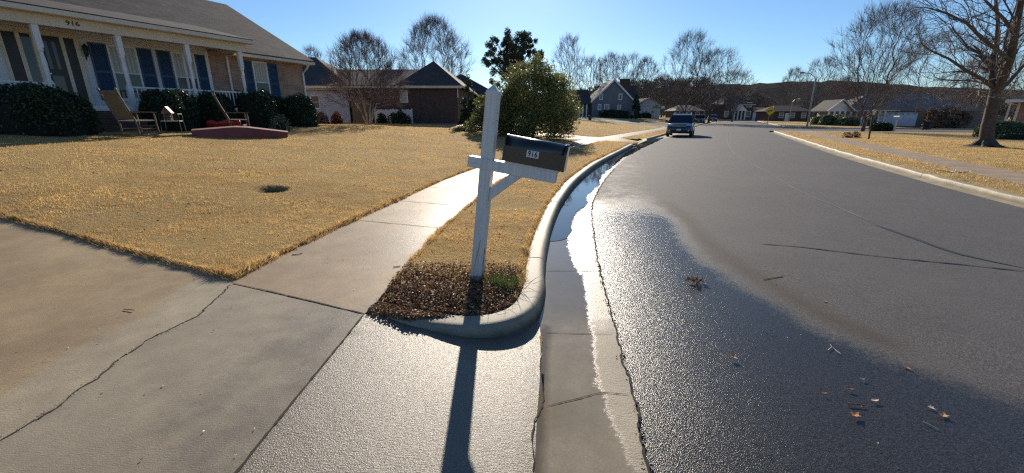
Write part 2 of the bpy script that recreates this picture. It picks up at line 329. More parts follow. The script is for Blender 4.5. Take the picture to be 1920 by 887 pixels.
    M['twig_far'] = plain('far_grey_twigs', (.15, .125, .11), .9, (.11, .092, .08), .5)
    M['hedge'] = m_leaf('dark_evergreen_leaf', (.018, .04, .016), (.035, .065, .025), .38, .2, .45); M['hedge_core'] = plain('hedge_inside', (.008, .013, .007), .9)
    M['magnolia'] = m_leaf('magnolia_leaf', (.11, .13, .045), (.27, .27, .1), .5, .4, .25); M['pine'] = m_leaf('pine_needles', (.035, .052, .03), (.065, .085, .045), .6, .25, .3)
    M['cedar'] = m_leaf('cedar_foliage', (.025, .045, .022), (.05, .075, .035), .6, .25, .3); M['sage'] = m_leaf('grey_green_leaf', (.1, .135, .07), (.17, .2, .11), .5, .3, .3)
    M['redshrub'] = m_leaf('dry_red_leaf', (.22, .07, .05), (.14, .06, .04), .6, .3, .2); M['bright_leaf'] = m_leaf('bright_green_leaf', (.2, .3, .1), (.1, .18, .05), .4, .4, .4)
    M['car_blue'] = plain('dark_blue_car_paint', (.035, .05, .095), .25, (.04, .055, .1), 2, metal=.4, coat=.8); M['car_black'] = plain('black_plastic', (.012, .012, .013), .5)
    M['silver'] = plain('silver_metal', (.55, .56, .58), .3, metal=.9); M['galv'] = plain('galvanised_steel', (.3, .31, .31), .45, metal=.5); M['tyre'] = plain('tyre_rubber', (.015, .015, .015), .8)
    M['lens'] = plain('headlight_lens', (.6, .62, .66), .1, metal=.4); M['yellow'] = plain('yellow_sign_face', (.95, .56, .01), .4, (.9, .5, .01)); M['green_sign'] = plain('green_sign_face', (.02, .16, .07), .4)
    M['fence'] = plain('grey_fence_boards', (.16, .14, .125), .8, (.1, .088, .08), 3); M['garage_white'] = plain('white_garage_door', (.5, .54, .63), .5, (.45, .49, .58))
    M['leaf_brown'] = plain('brown_fallen_leaf', (.36, .17, .06), .55, (.22, .1, .04), 30); M['leaf_pale'] = plain('pale_fallen_leaf', (.62, .5, .34), .55, (.5, .38, .25), 30)
    M['paper'] = plain('white_paper', (.75, .75, .73), .6); M['terracotta'] = plain('terracotta', (.35, .14, .07), .7)
    h = N('hill_forest'); c = h.mix(h.ramp(h.noise(.035, 6, .7), .35, .65), (.1, .088, .085), (.07, .07, .064)); h.set(base=h.mix(h.ramp(h.noise(.15, 4, .8), .35, .7), c, (.035, .034, .03)), rough=1, spec=0)
    h.bump(h.noise(.12, 4, .8), 1, 6); M['hill'] = h.mat
setup_mats()
# ------------------------------------------------------------------ the setting
def sheet(name, poly, mat, z=None, zfun=None, holes=(), grid=None, extra=None, attrs=None, kind='structure', smooth=True):
    """one surface filling a plan outline (holes cut out), heights from zfun"""
    poly = np.asarray(poly, float); vs = [tuple(p) for p in poly]; n = len(vs); es = [(i, (i + 1) % n) for i in range(n)]
    for h in holes:
        k = len(vs); h = np.asarray(h); vs += [tuple(p) for p in h]; es += [(k + i, k + (i + 1) % len(h)) for i in range(len(h))]
    if grid is not None:
        g = np.concatenate(grid); ok = inside(g, poly)
        for h in holes: ok &= ~inside(g, h)
        vs += [tuple(p) for p in g[ok]]
    v2, e2, f2, *_ = delaunay_2d_cdt([Vector(v) for v in vs], es, [], 0, 1e-5)
    V = np.array([(v.x, v.y) for v in v2]); F = np.array([tuple(f) for f in f2 if len(f) == 3])
    c = V[F].mean(1); ok = inside(c, poly)
    for h in holes: ok &= ~inside(c, h)
    F = F[ok]; a, b, cc = V[F[:, 0]], V[F[:, 1]], V[F[:, 2]]
    fl = ((b - a)[:, 0] * (cc - a)[:, 1] - (b - a)[:, 1] * (cc - a)[:, 0]) < 0; F[fl] = F[fl][:, ::-1]
    used = np.unique(F); mp = np.zeros(len(V), int); mp[used] = np.arange(len(used)); V = V[used]; F = mp[F]
    Z = zfun(V) if zfun else np.full(len(V), z)
    at = {k: f(V) for k, f in (attrs or {}).items()}
    o = mesh_np(name, np.column_stack([V, Z]), F, MT[mat], smooth=smooth, attrs=at); o['kind'] = kind; return o
def gridpts(x0, x1, y0, y1, s, jit=.3, seed=1):
    r = np.random.RandomState(seed); X, Y = np.meshgrid(np.arange(x0, x1, s), np.arange(y0, y1, s)); p = np.column_stack([X.ravel(), Y.ravel()])
    return p + (r.rand(*p.shape) - .5) * s * jit
RZ = -.13
# driveways and walks (plan)
dl = [PT(x, y)[:2] for x, y in ((200, 465), (0, 410))]; dd = np.array(dl[1]) - np.array(dl[0]); dd /= np.linalg.norm(dd)
DRV_EDGE = np.array([(-2.54, 3.54), dl[0], dl[1], tuple(np.array(dl[1]) + dd * 2.0)])
CRACK = np.array([(-2.5, 3.44), (-2.38, 2.85), (-2.44, 2.37), (-2.37, 1.89), (-2.38, 1.59), (-2.45, .8), (-2.4, -.5), (-2.4, -4)])
slab_stain = list(DRV_EDGE) + [(-11, -1), (-11, -4)] + CRACK[::-1].tolist()
slab_mid = CRACK.tolist() + [(-1.2, -4), (-1.17, 1), (-1.12, 2.86)]
seamL = catmull(KF_NEAR, .3)
NDW = catmull([(7.75, 25.1), (4.3, 27.9), (-1.5, 30.6), (-8, 33.6), (-17, 37.2), (-30, 41)], 1)
ndw = np.concatenate([offset(NDW, 1.55)[::-1], offset(NDW, -1.6)])
RTH = offset(RKF, 0)
sideR_near = np.array([(25.0, 41.6), (25.6, 42.3), (26.8, 42.4), (29, 41.2), (75, 17.5)])
sideR_far = np.array([(82, 32), (44, 51.5), (40.5, 54), (38.6, 57), (38.5, 60.5)])
sideL = np.array([(21.6, 53.5), (20.5, 54.2), (-25, 76), (-22, 83), (26.2, 60.2), (27.5, 64.5)])
walkL_near = np.concatenate([[(-2.52, 3.462)], SL[SL[:, 1] > 3.5], SR[SR[:, 1] > 2.9][::-1], [(-1.12, 2.868)]])
road = np.concatenate([GE, RFE[::-1], sideR_far[::-1][0:1], sideR_far[::-1][1:], sideR_near[::-1], RPE[::-1]])
KB = offset(KF, -.2)
paved_main = np.concatenate([seamL[seamL[:, 1] < 2.6], KB, [(6.9, 23.4), (8.2, 27.7)], offset(KF2, -.2), [(21.6, 53.5), (27.5, 64.5)], offset(KF3, -.2),
                             RFE[::-1], sideR_far[::-1], sideR_near[::-1], RKB[::-1], [(4.6, -14), (0, -14)]])
HOLES = [paved_main, walkL_near, np.array(slab_stain + [(-1.12, 2.86)]), np.concatenate([[(-2.5, 3.5), (-1.12, 2.9), (-.75, 2.76), (.2, 2.9), (0, -4), (-2.6, -4)]]), ndw, sideL,
         np.concatenate([RS1, RS2[::-1]])]
edges_all = [np.vstack([h, h[:1]]) for h in HOLES]; edges_lite = [np.vstack([h[::3] if len(h) > 60 else h, h[:1]]) for h in HOLES]
def edge_dist(p): 
    b = np.full(len(p), 1e9)
    for e in (edges_lite if len(p) > 60000 else edges_all): b = np.minimum(b, seg_dist(p, e))
    return b
def lawn_z(p):
    z = hgt(p); near = (p[:, 1] < 62); d = np.ones(len(p)); d[near] = edge_dist(p[near])
    bedk = 1 - sm((3.75 - p[:, 1]) / .3) * sm((p[:, 0] + 1.25) / .1) * (p[:, 0] < 1) ; z = z + np.where(d < .015, -.012, .028 * sm(d / .06) * bedk) + .03 * (vnoise(p[:, 0], p[:, 1], .8, 3) - .5) * sm(d / .5)
    return z
rim = np.concatenate([np.concatenate([offset(l, .05), offset(l, -.05), offset(l, .12), offset(l, -.12)]) for l in (KB, SL, SR, RS1, RS2, RKB, catmull(DRV_EDGE, .2), NDW[:5])])
outer = np.array([(-160, -30), (-160, 420), (330, 420), (330, -30)])
outer2 = [(-160, -30), (0, -30), (0, -14), (4.6, -14), (4.6, -30), (330, -30), (330, 420), (-160, 420)]
ang = np.linspace(0, 2 * math.pi, 14, endpoint=False); holering = np.concatenate([np.column_stack([HOLE[0] + .3 * k * np.cos(ang), HOLE[1] + .3 * k * np.sin(ang)]) for k in (.4, .8, 1.1, 1.3)])
sheet('lawn', outer, 'lawn', zfun=lawn_z, holes=HOLES,
      grid=[rim, holering, gridpts(-13, 3, 2, 24, .25), gridpts(8, 30, 4, 30, .6), gridpts(-40, 70, -10, 80, 2.2), gridpts(-155, 325, -25, 415, 14)],
      attrs={'soil': lambda p: sm((1.0 - np.hypot((p[:, 0] - HOLE[0]) / .26, (p[:, 1] - HOLE[1]) / .28)) * 3)})
def road_wet(p):
    bl = np.array([P(*q, RZ) for q in [(1243, 262), (1215, 290), (1238, 340), (1268, 400), (1310, 462), (1350, 500), (1430, 545), (1540, 610), (1700, 680), (1800, 712), (1930, 750)]] + [(2.9, 1.2), (3.2, -3), (3, -14)])
    poly = np.concatenate([bl, GE[GE[:, 1] < 26] - [.3, 0]]); w = inside(p, poly); d = seg_dist(p, bl)
    d = np.where(w, d, -d) - .1; v = .5 + np.clip(d * 1.5, -.5, .5)
    return v * np.where(p[:, 1] > 6.5, 1 - .68 * sm((p[:, 1] - 4.6) / 4.5), 1)
def road_stain(p):
    bl = np.array([P(*q, RZ) for q in [(1238, 380), (1268, 400), (1310, 452), (1370, 500), (1440, 545), (1540, 605), (1640, 650)]]); return sm(1 - seg_dist(p, bl + [.09, .04]) / .2)
zr = lambda p: RZ + .05 * sm(np.minimum(seg_dist(p, GE[::3]), seg_dist(p, RPE[::2])) / 4.0) * (p[:, 1] < 44) - .05 * 0
sheet('road', road, 'asphalt', zfun=lambda p: np.full(len(p), RZ) + .045 * sm(seg_dist(p, GE[::4]) / 4) * sm((48 - p[:, 1]) / 10), grid=[gridpts(0, 7, .5, 9, .12), gridpts(0, 14, -5, 28, .5), gridpts(5, 70, 20, 125, 4)], attrs={'wet': road_wet, 'stain': road_stain})
# gutter pan, left
gl = np.concatenate([seamL[seamL[:, 1] < 2.75], KF[KF[:, 1] > 3.0][np.argmax(KF[KF[:, 1] > 3.0][:, 0] > .2):], [(6.9, 23.5), (8.5, 27)], KF2, [(27, 64)], KF3])
gr = GE[(GE[:, 1] > -4)]
def gut_wet(p):
    x = np.interp(p[:, 1], GE[:, 1], GE[:, 0]) - p[:, 0]
    return np.where(p[:, 1] > 3.4, .78, 0.12 + .6 * sm((p[:, 1] - 2.5) / .8)) * sm((34 - p[:, 1]) / 6)
FB = np.array([P(*q, RZ) for q in [(1190, 887), (1150, 800), (1128, 740), (1117, 690), (1112, 640), (1106, 600), (1101, 560), (1094, 520), (1076, 496), (1068, 470), (1066, 446), (1072, 425), (1080, 402), (1100, 386)]])
def gut_film(p):
    xb = np.interp(p[:, 1], FB[:, 1], FB[:, 0]); d = xb - p[:, 0]; return np.where(p[:, 1] > FB[-1, 1], 0, .5 + np.clip(d * 9, -.5, .5)) * 1.0
def gut_stain(p):
    x = p[:, 0] - np.interp(p[:, 1], seamL[:, 1], seamL[:, 0]); return np.where(p[:, 1] < 2.9, sm(1 - x / .12), 0) * .8
sheet('gutter', np.concatenate([gl, gr[::-1]]), 'conc_gutter', z=RZ + .004, grid=[gridpts(-.2, 3, .5, 12, .06)], attrs={'wet': gut_wet, 'stain': gut_stain, 'film': gut_film})
# puddle lying in the gutter
pr_ = [(1036, 452), (1066, 446), (1072, 425), (1078, 402), (1098, 386), (1100, 366), (1122, 346), (1128, 328), (1150, 312), (1168, 296), (1185, 289), (1202, 279), (1222, 270), (1240, 261), (1246, 257)]
pw = np.array([P(*q, RZ + .008) for q in pr_]); yy = np.linspace(pw[0, 1], 29, 40)
xa = interp_line(np.concatenate([KF[KF[:, 1] > 3.4], KF2]), yy) - .02; r_ = np.random.RandomState(4)
pwr = catmull(pw, .1); pwr[:, 0] += (vnoise(pwr[:, 1], pwr[:, 0], 3.2, 5) - .5) * .1 + (vnoise(pwr[:, 1], pwr[:, 0], 11, 6) - .5) * .07
sheet('puddle', np.concatenate([np.column_stack([xa, yy]), pwr[::-1]]), 'water', z=RZ + .009)
# apron and driveway slabs
apron_z = lambda p: RZ * np.clip((p[:, 0] + 1.15) / (np.interp(p[:, 1], seamL[:, 1], seamL[:, 0]) + 1.15), 0, 1)
ap = [(-1.2, -4), (-1.17, 1), (-1.12, 2.86), (-.75, 2.86), (.1, 3.0), (.3, 3.2)] + seamL[::-1].tolist()
sheet('driveway_apron', ap, 'conc_apron', zfun=apron_z, grid=[gridpts(-1.2, .4, .5, 3.2, .08)],
      attrs={'wet': lambda p: .85 - .0 * p[:, 0], 'stain': lambda p: sm(1 - (np.interp(p[:, 1], seamL[:, 1], seamL[:, 0]) - p[:, 0]) / .17)})
sheet('driveway', slab_stain, 'conc_stain', zfun=hgt, grid=[gridpts(-8, -2, .3, 6, .12)], attrs={'wet': lambda p: .1 + 0 * p[:, 0], 'stain': lambda p: sm((seg_dist(p, CRACK) - .22) / .3)})
sheet('driveway_slab', slab_mid, 'conc_slab', z=0., grid=[gridpts(-2.6, -1, .3, 3.5, .12)], attrs={'wet': lambda p: .25 + .35 * sm((p[:, 0] + 2.3) / 1.2), 'stain': lambda p: 0 * p[:, 0]})
sheet('sidewalk', walkL_near, 'conc_walk', z=0., grid=[gridpts(-3, 1, 3, 12, .15), gridpts(-2, 20, 12, 55, 1)], attrs={'wet': lambda p: .35 + .3 * sm((p[:, 0] - np.interp(p[:, 1], SL[:, 1], SL[:, 0]) - .4) / .8) * sm((p[:, 1] - 3.2) / 2) , 'stain': lambda p: 0 * p[:, 0]})
sheet('neighbour_driveway', ndw, 'conc_rwalk', zfun=lambda p: hgt(p) + .012 - RZ * 0 - (.012 - RZ) * sm((p[:, 0] - 6.0) / 1.6) * (p[:, 1] < 27.5) * 1.0, grid=[gridpts(-30, 9, 23, 42, .8)], attrs={'wet': lambda p: 0 * p[:, 0], 'stain': lambda p: 0 * p[:, 0]})
nap = [(5.4, 24.9), (6.4, 22.5), (6.9, 23.4), (8.3, 27.4), (8.6, 27.9), (8.6, 30.6), (7.2, 29.2), (4.6, 27.5)]
sheet('neighbour_apron', nap, 'conc_rwalk', zfun=lambda p: .006 + (RZ + .006) * sm(1 - seg_dist(p, np.array([(6.4, 22.5), (6.9, 23.4), (8.3, 27.4), (8.6, 27.9)])) / 1.3), grid=[gridpts(4, 9, 22, 31, .5)], attrs={'wet': lambda p: 0 * p[:, 0], 'stain': lambda p: 0 * p[:, 0]})
sheet('side_street', sideL, 'asphalt', zfun=lambda p: hgt(p) + .02, grid=[gridpts(-25, 28, 50, 85, 3)], attrs={'wet': lambda p: 0 * p[:, 0], 'stain': lambda p: 0 * p[:, 0]})
sheet('opposite_sidewalk', np.concatenate([RS1, RS2[::-1]]), 'conc_rwalk', z=0.01, attrs={'wet': lambda p: 0 * p[:, 0], 'stain': lambda p: 0 * p[:, 0]}, grid=[gridpts(7, 28, -5, 42, 1)])
sheet('opposite_gutter', np.concatenate([RPE, RKF[::-1]]), 'conc_rkerb', z=RZ + .004, attrs={'wet': lambda p: 0 * p[:, 0], 'stain': lambda p: 0 * p[:, 0]})
def kerb(name, foot, mat, side=-1, top=0.0, bot=RZ - .03, w=.2, jitter=0, stain=False):
    prof = [(.0, bot), (.01, RZ * .7 + top * .3), (.024, top - .03), (.036, top - .012), (.056, top - .002), (.075, top), (.1, top + .002), (w, top)]
    rows = [np.column_stack([offset(foot, side * a), np.full(len(foot), z)]) for a, z in prof]
    if jitter:
        for q, r in enumerate(rows): r[:, 2] += jitter * (vnoise(r[:, 0], r[:, 1], 2.2, 2) - .5); r[:, 0] += jitter * 1.5 * (vnoise(r[:, 0], r[:, 1], 3.5, 7) - .5)
    n = len(foot); V = np.concatenate(rows); F = [(i * n + j, i * n + j + 1, (i + 1) * n + j + 1, (i + 1) * n + j) for i in range(len(prof) - 1) for j in range(n - 1)]
    st = np.concatenate([np.full(n, s) for s in (.7, .65, .3, 0, 0, 0, 0, .1)]) * (1 if stain else 0)
    o = mesh_np(name, V, F, MT[mat], smooth=True, attrs={'wet': np.zeros(len(V)), 'stain': st}); o['kind'] = 'structure'
kerb('kerb', KF, 'conc_kerb', stain=True, jitter=.002, w=.19); kerb('kerb', KF2, 'conc_kerb'); kerb('kerb', KF3, 'conc_kerb')
kerb('opposite_kerb', RKF, 'conc_rkerb', side=1, jitter=.03, stain=True); kerb('opposite_kerb', catmull(sideR_near[:4], .5), 'conc_rkerb', side=1)
kerb('opposite_kerb', catmull(sideR_far, 1.5), 'conc_rkerb', side=1); kerb('opposite_kerb', RFE, 'conc_rkerb', side=1)
def kerb_joints(foot, side, every, start, mat='crack', w=.2):
    L = np.concatenate([[0], np.cumsum(np.linalg.norm(np.diff(foot, axis=0), axis=1))]); t = start; t_ = np.gradient(foot, axis=0); t_ /= np.linalg.norm(t_, axis=1)[:, None]
    prof = [(-.002, RZ - .0), (.008, RZ * .7 + .0), (.022, -.03), (.034, -.010), (.054, .0005), (.1, .0045), (w, .003)]
    while t < L[-1] - .2:
        i = int(np.searchsorted(L, t)); c = foot[i]; d = t_[i]; nn = np.array([d[1], -d[0]]) * side; V = []
        for a, z in prof:
            for sg in (-1, 1): q = c + nn * a + d * .006 * sg * (1 + .3 * math.sin(a * 70 + t)); V.append((q[0], q[1], z))
        o = mesh_np('kerb_joint', V, [(2 * k, 2 * k + 1, 2 * k + 3, 2 * k + 2) for k in range(len(prof) - 1)], MT[mat]); o['kind'] = 'structure'; t += every
def ribbon(name, pts, w, z, mat, jag=0, step=.05, seed=0, zf=None, taper=True):
    l = catmull(pts, step); r = np.random.RandomState(seed); n = len(l)
    j = np.convolve(r.randn(n + 4), [.25, .5, .25, .5, .25], 'valid')[:n] * jag; l = l + np.column_stack([j, r.randn(n) * jag * .3])
    ww = w * (.45 + .9 * r.rand(n)) if jag else np.full(n, w)
    if taper: ww[0] = ww[-1] = w * .1
    a = offset(l, 0); t = np.gradient(l, axis=0); t /= np.linalg.norm(t, axis=1)[:, None] + 1e-9; nn = np.stack([t[:, 1], -t[:, 0]], 1) * ww[:, None] / 2
    A, B = l + nn, l - nn; za = zf(A) if zf else np.full(n, 0.); zb = zf(B) if zf else np.full(n, 0.)
    V = np.concatenate([np.column_stack([A, za + z]), np.column_stack([B, zb + z])]); F = [(i, i + 1, n + i + 1, n + i) for i in range(n - 1)]
    o = mesh_np(name, V, F, MT[mat]); o['kind'] = 'structure'; return o
kerb_joints(KF, -1, 3.0, 2.75); kerb_joints(RKF, 1, 2.4, 18.5)
ribbon('driveway_crack', CRACK[:6], .010, .003, 'crack', .016, .03, 1)
ribbon('driveway_joint', [(-1.12, 2.86), (-1.15, 1.94), (-1.17, 1), (-1.2, -3)], .013, .003, 'crack', .002, .04, 2)
ribbon('driveway_joint', [(-2.52, 3.47), (-1.8, 3.16), (-1.12, 2.86)], .013, .004, 'crack', .003, .05, 3)
SLs, SRs = SL[SL[:, 1] > 3], SR[SR[:, 1] > 3]
for i, yv in enumerate([5.35, 6.75, 8.2, 9.7, 11.3, 12.9, 14.6, 16.3, 18, 20, 22]):
    a = (float(np.interp(yv + .45, SL[:, 1], SL[:, 0])), yv + .45); b = (float(np.interp(yv, SR[:, 1], SR[:, 0])), yv)
    ribbon('sidewalk_joint', [a, ((a[0] + b[0]) / 2, (a[1] + b[1]) / 2), b], .014, .004, 'crack', .002, .08, i)
gz = RZ + .0075
ribbon('gutter_crack', [P(x, y, RZ) for x, y in [(1018, 640), (1013, 690), (1020, 735), (1012, 770), (1003, 790), (1000, 840), (998, 887)]], .008, gz, 'crack', .006, .03, 4)
ribbon('gutter_crack', [P(x, y, RZ) for x, y in [(1022, 764), (1050, 757), (1090, 748), (1120, 739), (1150, 739), (1178, 742)]], .006, gz, 'crack', .004, .02, 5)
ribbon('gutter_joint', [P(x, y, RZ) for x, y in [(1024, 509), (1070, 509), (1122, 510)]], .007, gz, 'crack', .001, .04, 6)
ribbon('gutter_joint', [P(x, y, RZ) for x, y in [(1020, 625), (1080, 627), (1150, 628)]], .005, gz, 'crack', .002, .04, 8)
ribbon('gutter_joint', [P(x, y, RZ) for x, y in [(1052, 395), (1080, 396), (1112, 396)]], .01, gz, 'crack', .001, .05, 7)
ge = GE[(GE[:, 1] > .8) & (GE[:, 1] < 13)]
ribbon('gutter_edge_crack', ge[::2], .014, gz + .001, 'crack', .008, .03, 9)
zroad = lambda p: RZ + .045 * sm(seg_dist(p, GE[::4]) / 4) * sm((48 - p[:, 1]) / 10)
ribbon('road_seam', [P(x, y, RZ + .04) for x, y in [(1366, 243), (1364, 262), (1374, 285), (1410, 308), (1450, 330), (1500, 360), (1560, 385), (1640, 420)]], .035, .005, 'pale_seam', .01, .3, 11, zroad)
ribbon('road_seam', [P(x, y, RZ + .04) for x, y in [(1640, 422), (1720, 450), (1800, 478), (1930, 506)]], .05, .005, 'seal', .008, .2, 12, zroad)
ribbon('road_seam', [P(x, y, RZ + .04) for x, y in [(1425, 455), (1500, 462), (1600, 475), (1700, 487), (1800, 497), (1930, 511)]], .028, .006, 'seal', .006, .1, 13, zroad)
# hill
def hill():
    xs = np.linspace(-700, 1500, 150); ys = np.linspace(430, 1100, 30); V = []
    for yv in ys:
        for xv in xs:
            px = 960 + xv / yv * 812
            top = np.interp(px, [0, 800, 1150, 1380, 1480, 1600, 1700, 1850, 2000, 2600], [198, 196, 172, 163, 158, 158, 166, 172, 180, 195])
            zt = CH + ray(0, top)[2] / ray(0, top)[1] * 760; k = sm((yv - 430) / 330)
            V.append((xv, yv, zt * k - 1 + (5 * vnoise(xv, yv, .07, 1) + 3 * vnoise(xv, yv, .2, 2)) * k))
    nx = len(xs); F = [(j * nx + i, j * nx + i + 1, (j + 1) * nx + i + 1, (j + 1) * nx + i) for j in range(len(ys) - 1) for i in range(nx - 1)]
    o = mesh_np('hill', V, F, MT['hill'], smooth=False); o['kind'] = 'structure'
hill()

# ------------------------------------------------------------------ vegetation generators
def segs_mesh(S, sides):
    """S: (n,8) p0 p1 r0 r1 -> prisms"""
    S = np.asarray(S, float); a, b = S[:, :3], S[:, 3:6]; d = b - a; L = np.linalg.norm(d, axis=1)[:, None] + 1e-9; d = d / L
    up = np.where(np.abs(d[:, 2:3]) < .9, np.array([[0, 0, 1.]]), np.array([[1., 0, 0]])); u = np.cross(d, up); u /= np.linalg.norm(u, axis=1)[:, None] + 1e-9; w = np.cross(d, u)
    b = b + d * S[:, 7:8] * .5; rings = []
    for p, r in ((a, S[:, 6:7]), (b, S[:, 7:8])):
        for k in range(sides):
            t = 2 * math.pi * k / sides; rings.append(p + (u * math.cos(t) + w * math.sin(t)) * r)
    V = np.stack(rings, 1).reshape(-1, 3); n = len(S); base = np.arange(n)[:, None] * 2 * sides
    F = np.concatenate([base + np.array([[k, (k + 1) % sides, sides + (k + 1) % sides, sides + k]]) for k in range(sides)])
    return V, F
def grow(seed, starts, levels, kids, lenf, ang, wander, trop, rf=.62, minr=.008, nseg=5, start_frac=.3):
    """recursive branching; starts = [(pos, dir, length, radius, level)] -> {level: segments}"""
    rnd = random.Random(seed); out = []; st = list(starts)
    while st:
        p, d, L, r, lv = st.pop(); p = Vector(p); d = Vector(d).normalized(); ns = max(2, nseg - lv // 2); pts = [(p.copy(), d.copy(), r)]
        rend = r * (.45 if lv < levels else .3)
        for i in range(ns):
            w = wander * (1 + .25 * lv)
            d = (d + Vector((rnd.gauss(0, w), rnd.gauss(0, w), rnd.gauss(0, w) + trop))).normalized()
            q = p + d * (L / ns); r1 = r + (rend - r) * (i + 1) / ns
            out.append((*p, *q, max(pts[-1][2], minr), max(r1, minr), lv)); p = q; pts.append((p.copy(), d.copy(), r1))
        if lv < levels:
            k = kids[min(lv, len(kids) - 1)]; k = max(1, int(k * rnd.uniform(.8, 1.25)))
            for j in range(k):
                f = start_frac + (1 - start_frac) * (j + rnd.random()) / k if lv else start_frac + (1 - start_frac) * (j + rnd.random()) / k
                idx = f * ns; i0 = min(int(idx), ns - 1); fr = idx - i0; q = pts[i0][0].lerp(pts[i0 + 1][0], fr); dd_ = pts[i0 + 1][1]; rr = pts[i0][2] * (1 - fr) + pts[i0 + 1][2] * fr
                ax = dd_.orthogonal().normalized(); ax.rotate(Matrix.Rotation(rnd.uniform(0, 2 * math.pi), 3, dd_)); nd = dd_.copy(); nd.rotate(Matrix.Rotation(R(ang * rnd.uniform(.6, 1.3)), 3, ax))
                st.append((q, nd, L * lenf * rnd.uniform(.7, 1.2) * (1.1 - .45 * f), max(rr * rf, minr), lv + 1))
            st.append((pts[-1][0], pts[-1][1], L * lenf * .9, max(rend, minr), lv + 1))
    return out
def tree_parts(root, segs, trunk_levels=0, bark='bark', twig='twig'):
    S = np.array(segs); t = S[S[:, 8] <= trunk_levels]; c = S[S[:, 8] > trunk_levels]
    V, F = segs_mesh(t[:, :8], 9); mesh_np('trunk', V, F, MT[bark], root, smooth=True)
    big = c[c[:, 6] > .035]; sm_ = c[c[:, 6] <= .035]; Vs, Fs = segs_mesh(sm_[:, :8], 3)
    if len(big):
        Vb, Fb = segs_mesh(big[:, :8], 4 + 1)
        V = np.concatenate([Vs, Vb]); F = np.concatenate([Fs, Fb + len(Vs)])
    else: V, F = Vs, Fs
    mesh_np('crown', V, F, MT[twig], root)
def crown_tree(seed, Hh, Wd, stems, n, base, shape, rtip, tw=4, wob=.07):
    """branches grown one by one toward points spread through the crown; thickness adds up toward the trunk"""
    r = np.random.RandomState(seed); P_ = []; par = []; D = []
    def add(p, q, d): P_.append(p); par.append(q); D.append(d); return len(P_) - 1
    th = Hh * base
    for k in range(stems):
        if stems == 1: a0 = 0; ln = np.array([r.randn() * .03, r.randn() * .03, 1.]); top_ = th
        else: a0 = 2 * math.pi * (k + r.rand() * .6) / stems; ln = np.array([.38 * math.cos(a0), .38 * math.sin(a0), 1.]); top_ = th
        pv = -1
        for i in range(6):
            t = i / 5; p = ln * [1, 1, 1] * top_ * t * (1 if stems == 1 else 1) + (0 if stems == 1 else np.array([.07 * math.cos(a0), .07 * math.sin(a0), 0])) + np.array([math.sin(t * 5 + k), math.cos(t * 4 + k), 0]) * .015 * Hh * t * (1 - t)
            pv = add(p, pv, ln / np.linalg.norm(ln))
    n_tr = len(P_)
    if stems == 1:      # leader carries on through the crown
        pv = n_tr - 1; tot = 7
        for i in range(tot): p = P_[pv] + np.array([r.randn() * .03 * Hh, r.randn() * .03 * Hh, Hh * (.5 - base * .5) / tot]); dd = p - P_[pv]; pv = add(p, pv, dd / np.linalg.norm(dd))
    A = []
    while len(A) < n:
        t = r.rand() ** .85; a_ = r.rand() * 6.283
        w = {'round': math.sin(math.pi * min(1, .12 + t * .86)) ** .6, 'vase': (.25 + .95 * t) * (1 - max(0, t - .68) / .32 * .62) if t < .995 else 0, 'fan': math.sqrt(max(0, 1 - (t - .28) ** 2 / .53)), 'tall': (.35 + .8 * t) * math.sqrt(max(0, 1 - t ** 2.6))}[shape]
        w *= 1 + .16 * math.sin(a_ * 2 + seed) + .1 * math.sin(a_ * 5 + t * 9 + seed); rr = Wd / 2 * w * math.sqrt(r.rand() * .85 + .12); zz = th * .8 + (Hh - th * .8) * t
        A.append((rr * math.cos(a_), rr * math.sin(a_), zz))
    A = np.array(A); A = A[np.argsort(np.hypot(A[:, 0], A[:, 1]) * 1.0 + A[:, 2] * .8)]; cap = n * 9 + 400; NP = np.zeros((cap, 3)); ND = np.zeros((cap, 3)); m = len(P_); NP[:m] = P_; ND[:m] = D; PL = np.zeros(cap)
    for i in range(1, m):
        if par[i] >= 0: PL[i] = PL[par[i]] + np.linalg.norm(NP[i] - NP[par[i]])
    st = Hh * .055
    for a_ in A:
        lo = 3 if stems == 1 else 0; v = a_ - NP[lo:m]; d = np.linalg.norm(v, axis=1) + 1e-6; cs = (v * ND[lo:m]).sum(1) / d
        c = d * (1 + .5 * (1 - cs)) + .6 * PL[lo:m] + 1.1 * np.maximum(0, NP[lo:m, 2] - a_[2]) + .25 * np.maximum(0, d - .38 * Hh); j = int(np.argmin(c)) + lo; L = d[j - lo]; k = min(max(2, int(math.ceil(L / st))), 8); p0 = NP[j].copy(); d0 = ND[j]; ctrl = p0 + (d0 * .45 + (a_ - p0) / L * .55) * L * .5; pv = j; prev = p0
        for i in range(1, k + 1):
            t = i / k; q = p0 * (1 - t) ** 2 + 2 * ctrl * t * (1 - t) + a_ * t * t
            if i < k: q = q + r.randn(3) * wob * st * .6
            dd = q - prev; dd = dd / (np.linalg.norm(dd) + 1e-9)
            if m >= cap: break
            NP[m] = q; ND[m] = dd; PL[m] = PL[pv] + L / k; par.append(pv); pv = m; m += 1; prev = q
    NP = NP[:m]; ND = ND[:m]; par = np.array(par[:m]); cnt = np.zeros(m); kids_ = np.zeros(m, int); np.add.at(kids_, par[par >= 0], 1); cnt[kids_ == 0] = 1
    for i in range(m - 1, -1, -1):
        if par[i] >= 0: cnt[par[i]] += cnt[i]
    rad = rtip * np.maximum(cnt, 1) ** .47
    i = np.where(par >= 0)[0]; i = i[i > 0]; pr = par[i]; same = np.where(rad[pr] > rad[i] * 1.6, rad[i] * 1.25, rad[pr]); same = np.where(i < n_tr, rad[pr], same)
    S = np.column_stack([NP[pr], NP[i], same, rad[i], np.where(i < n_tr, 0, 1)])
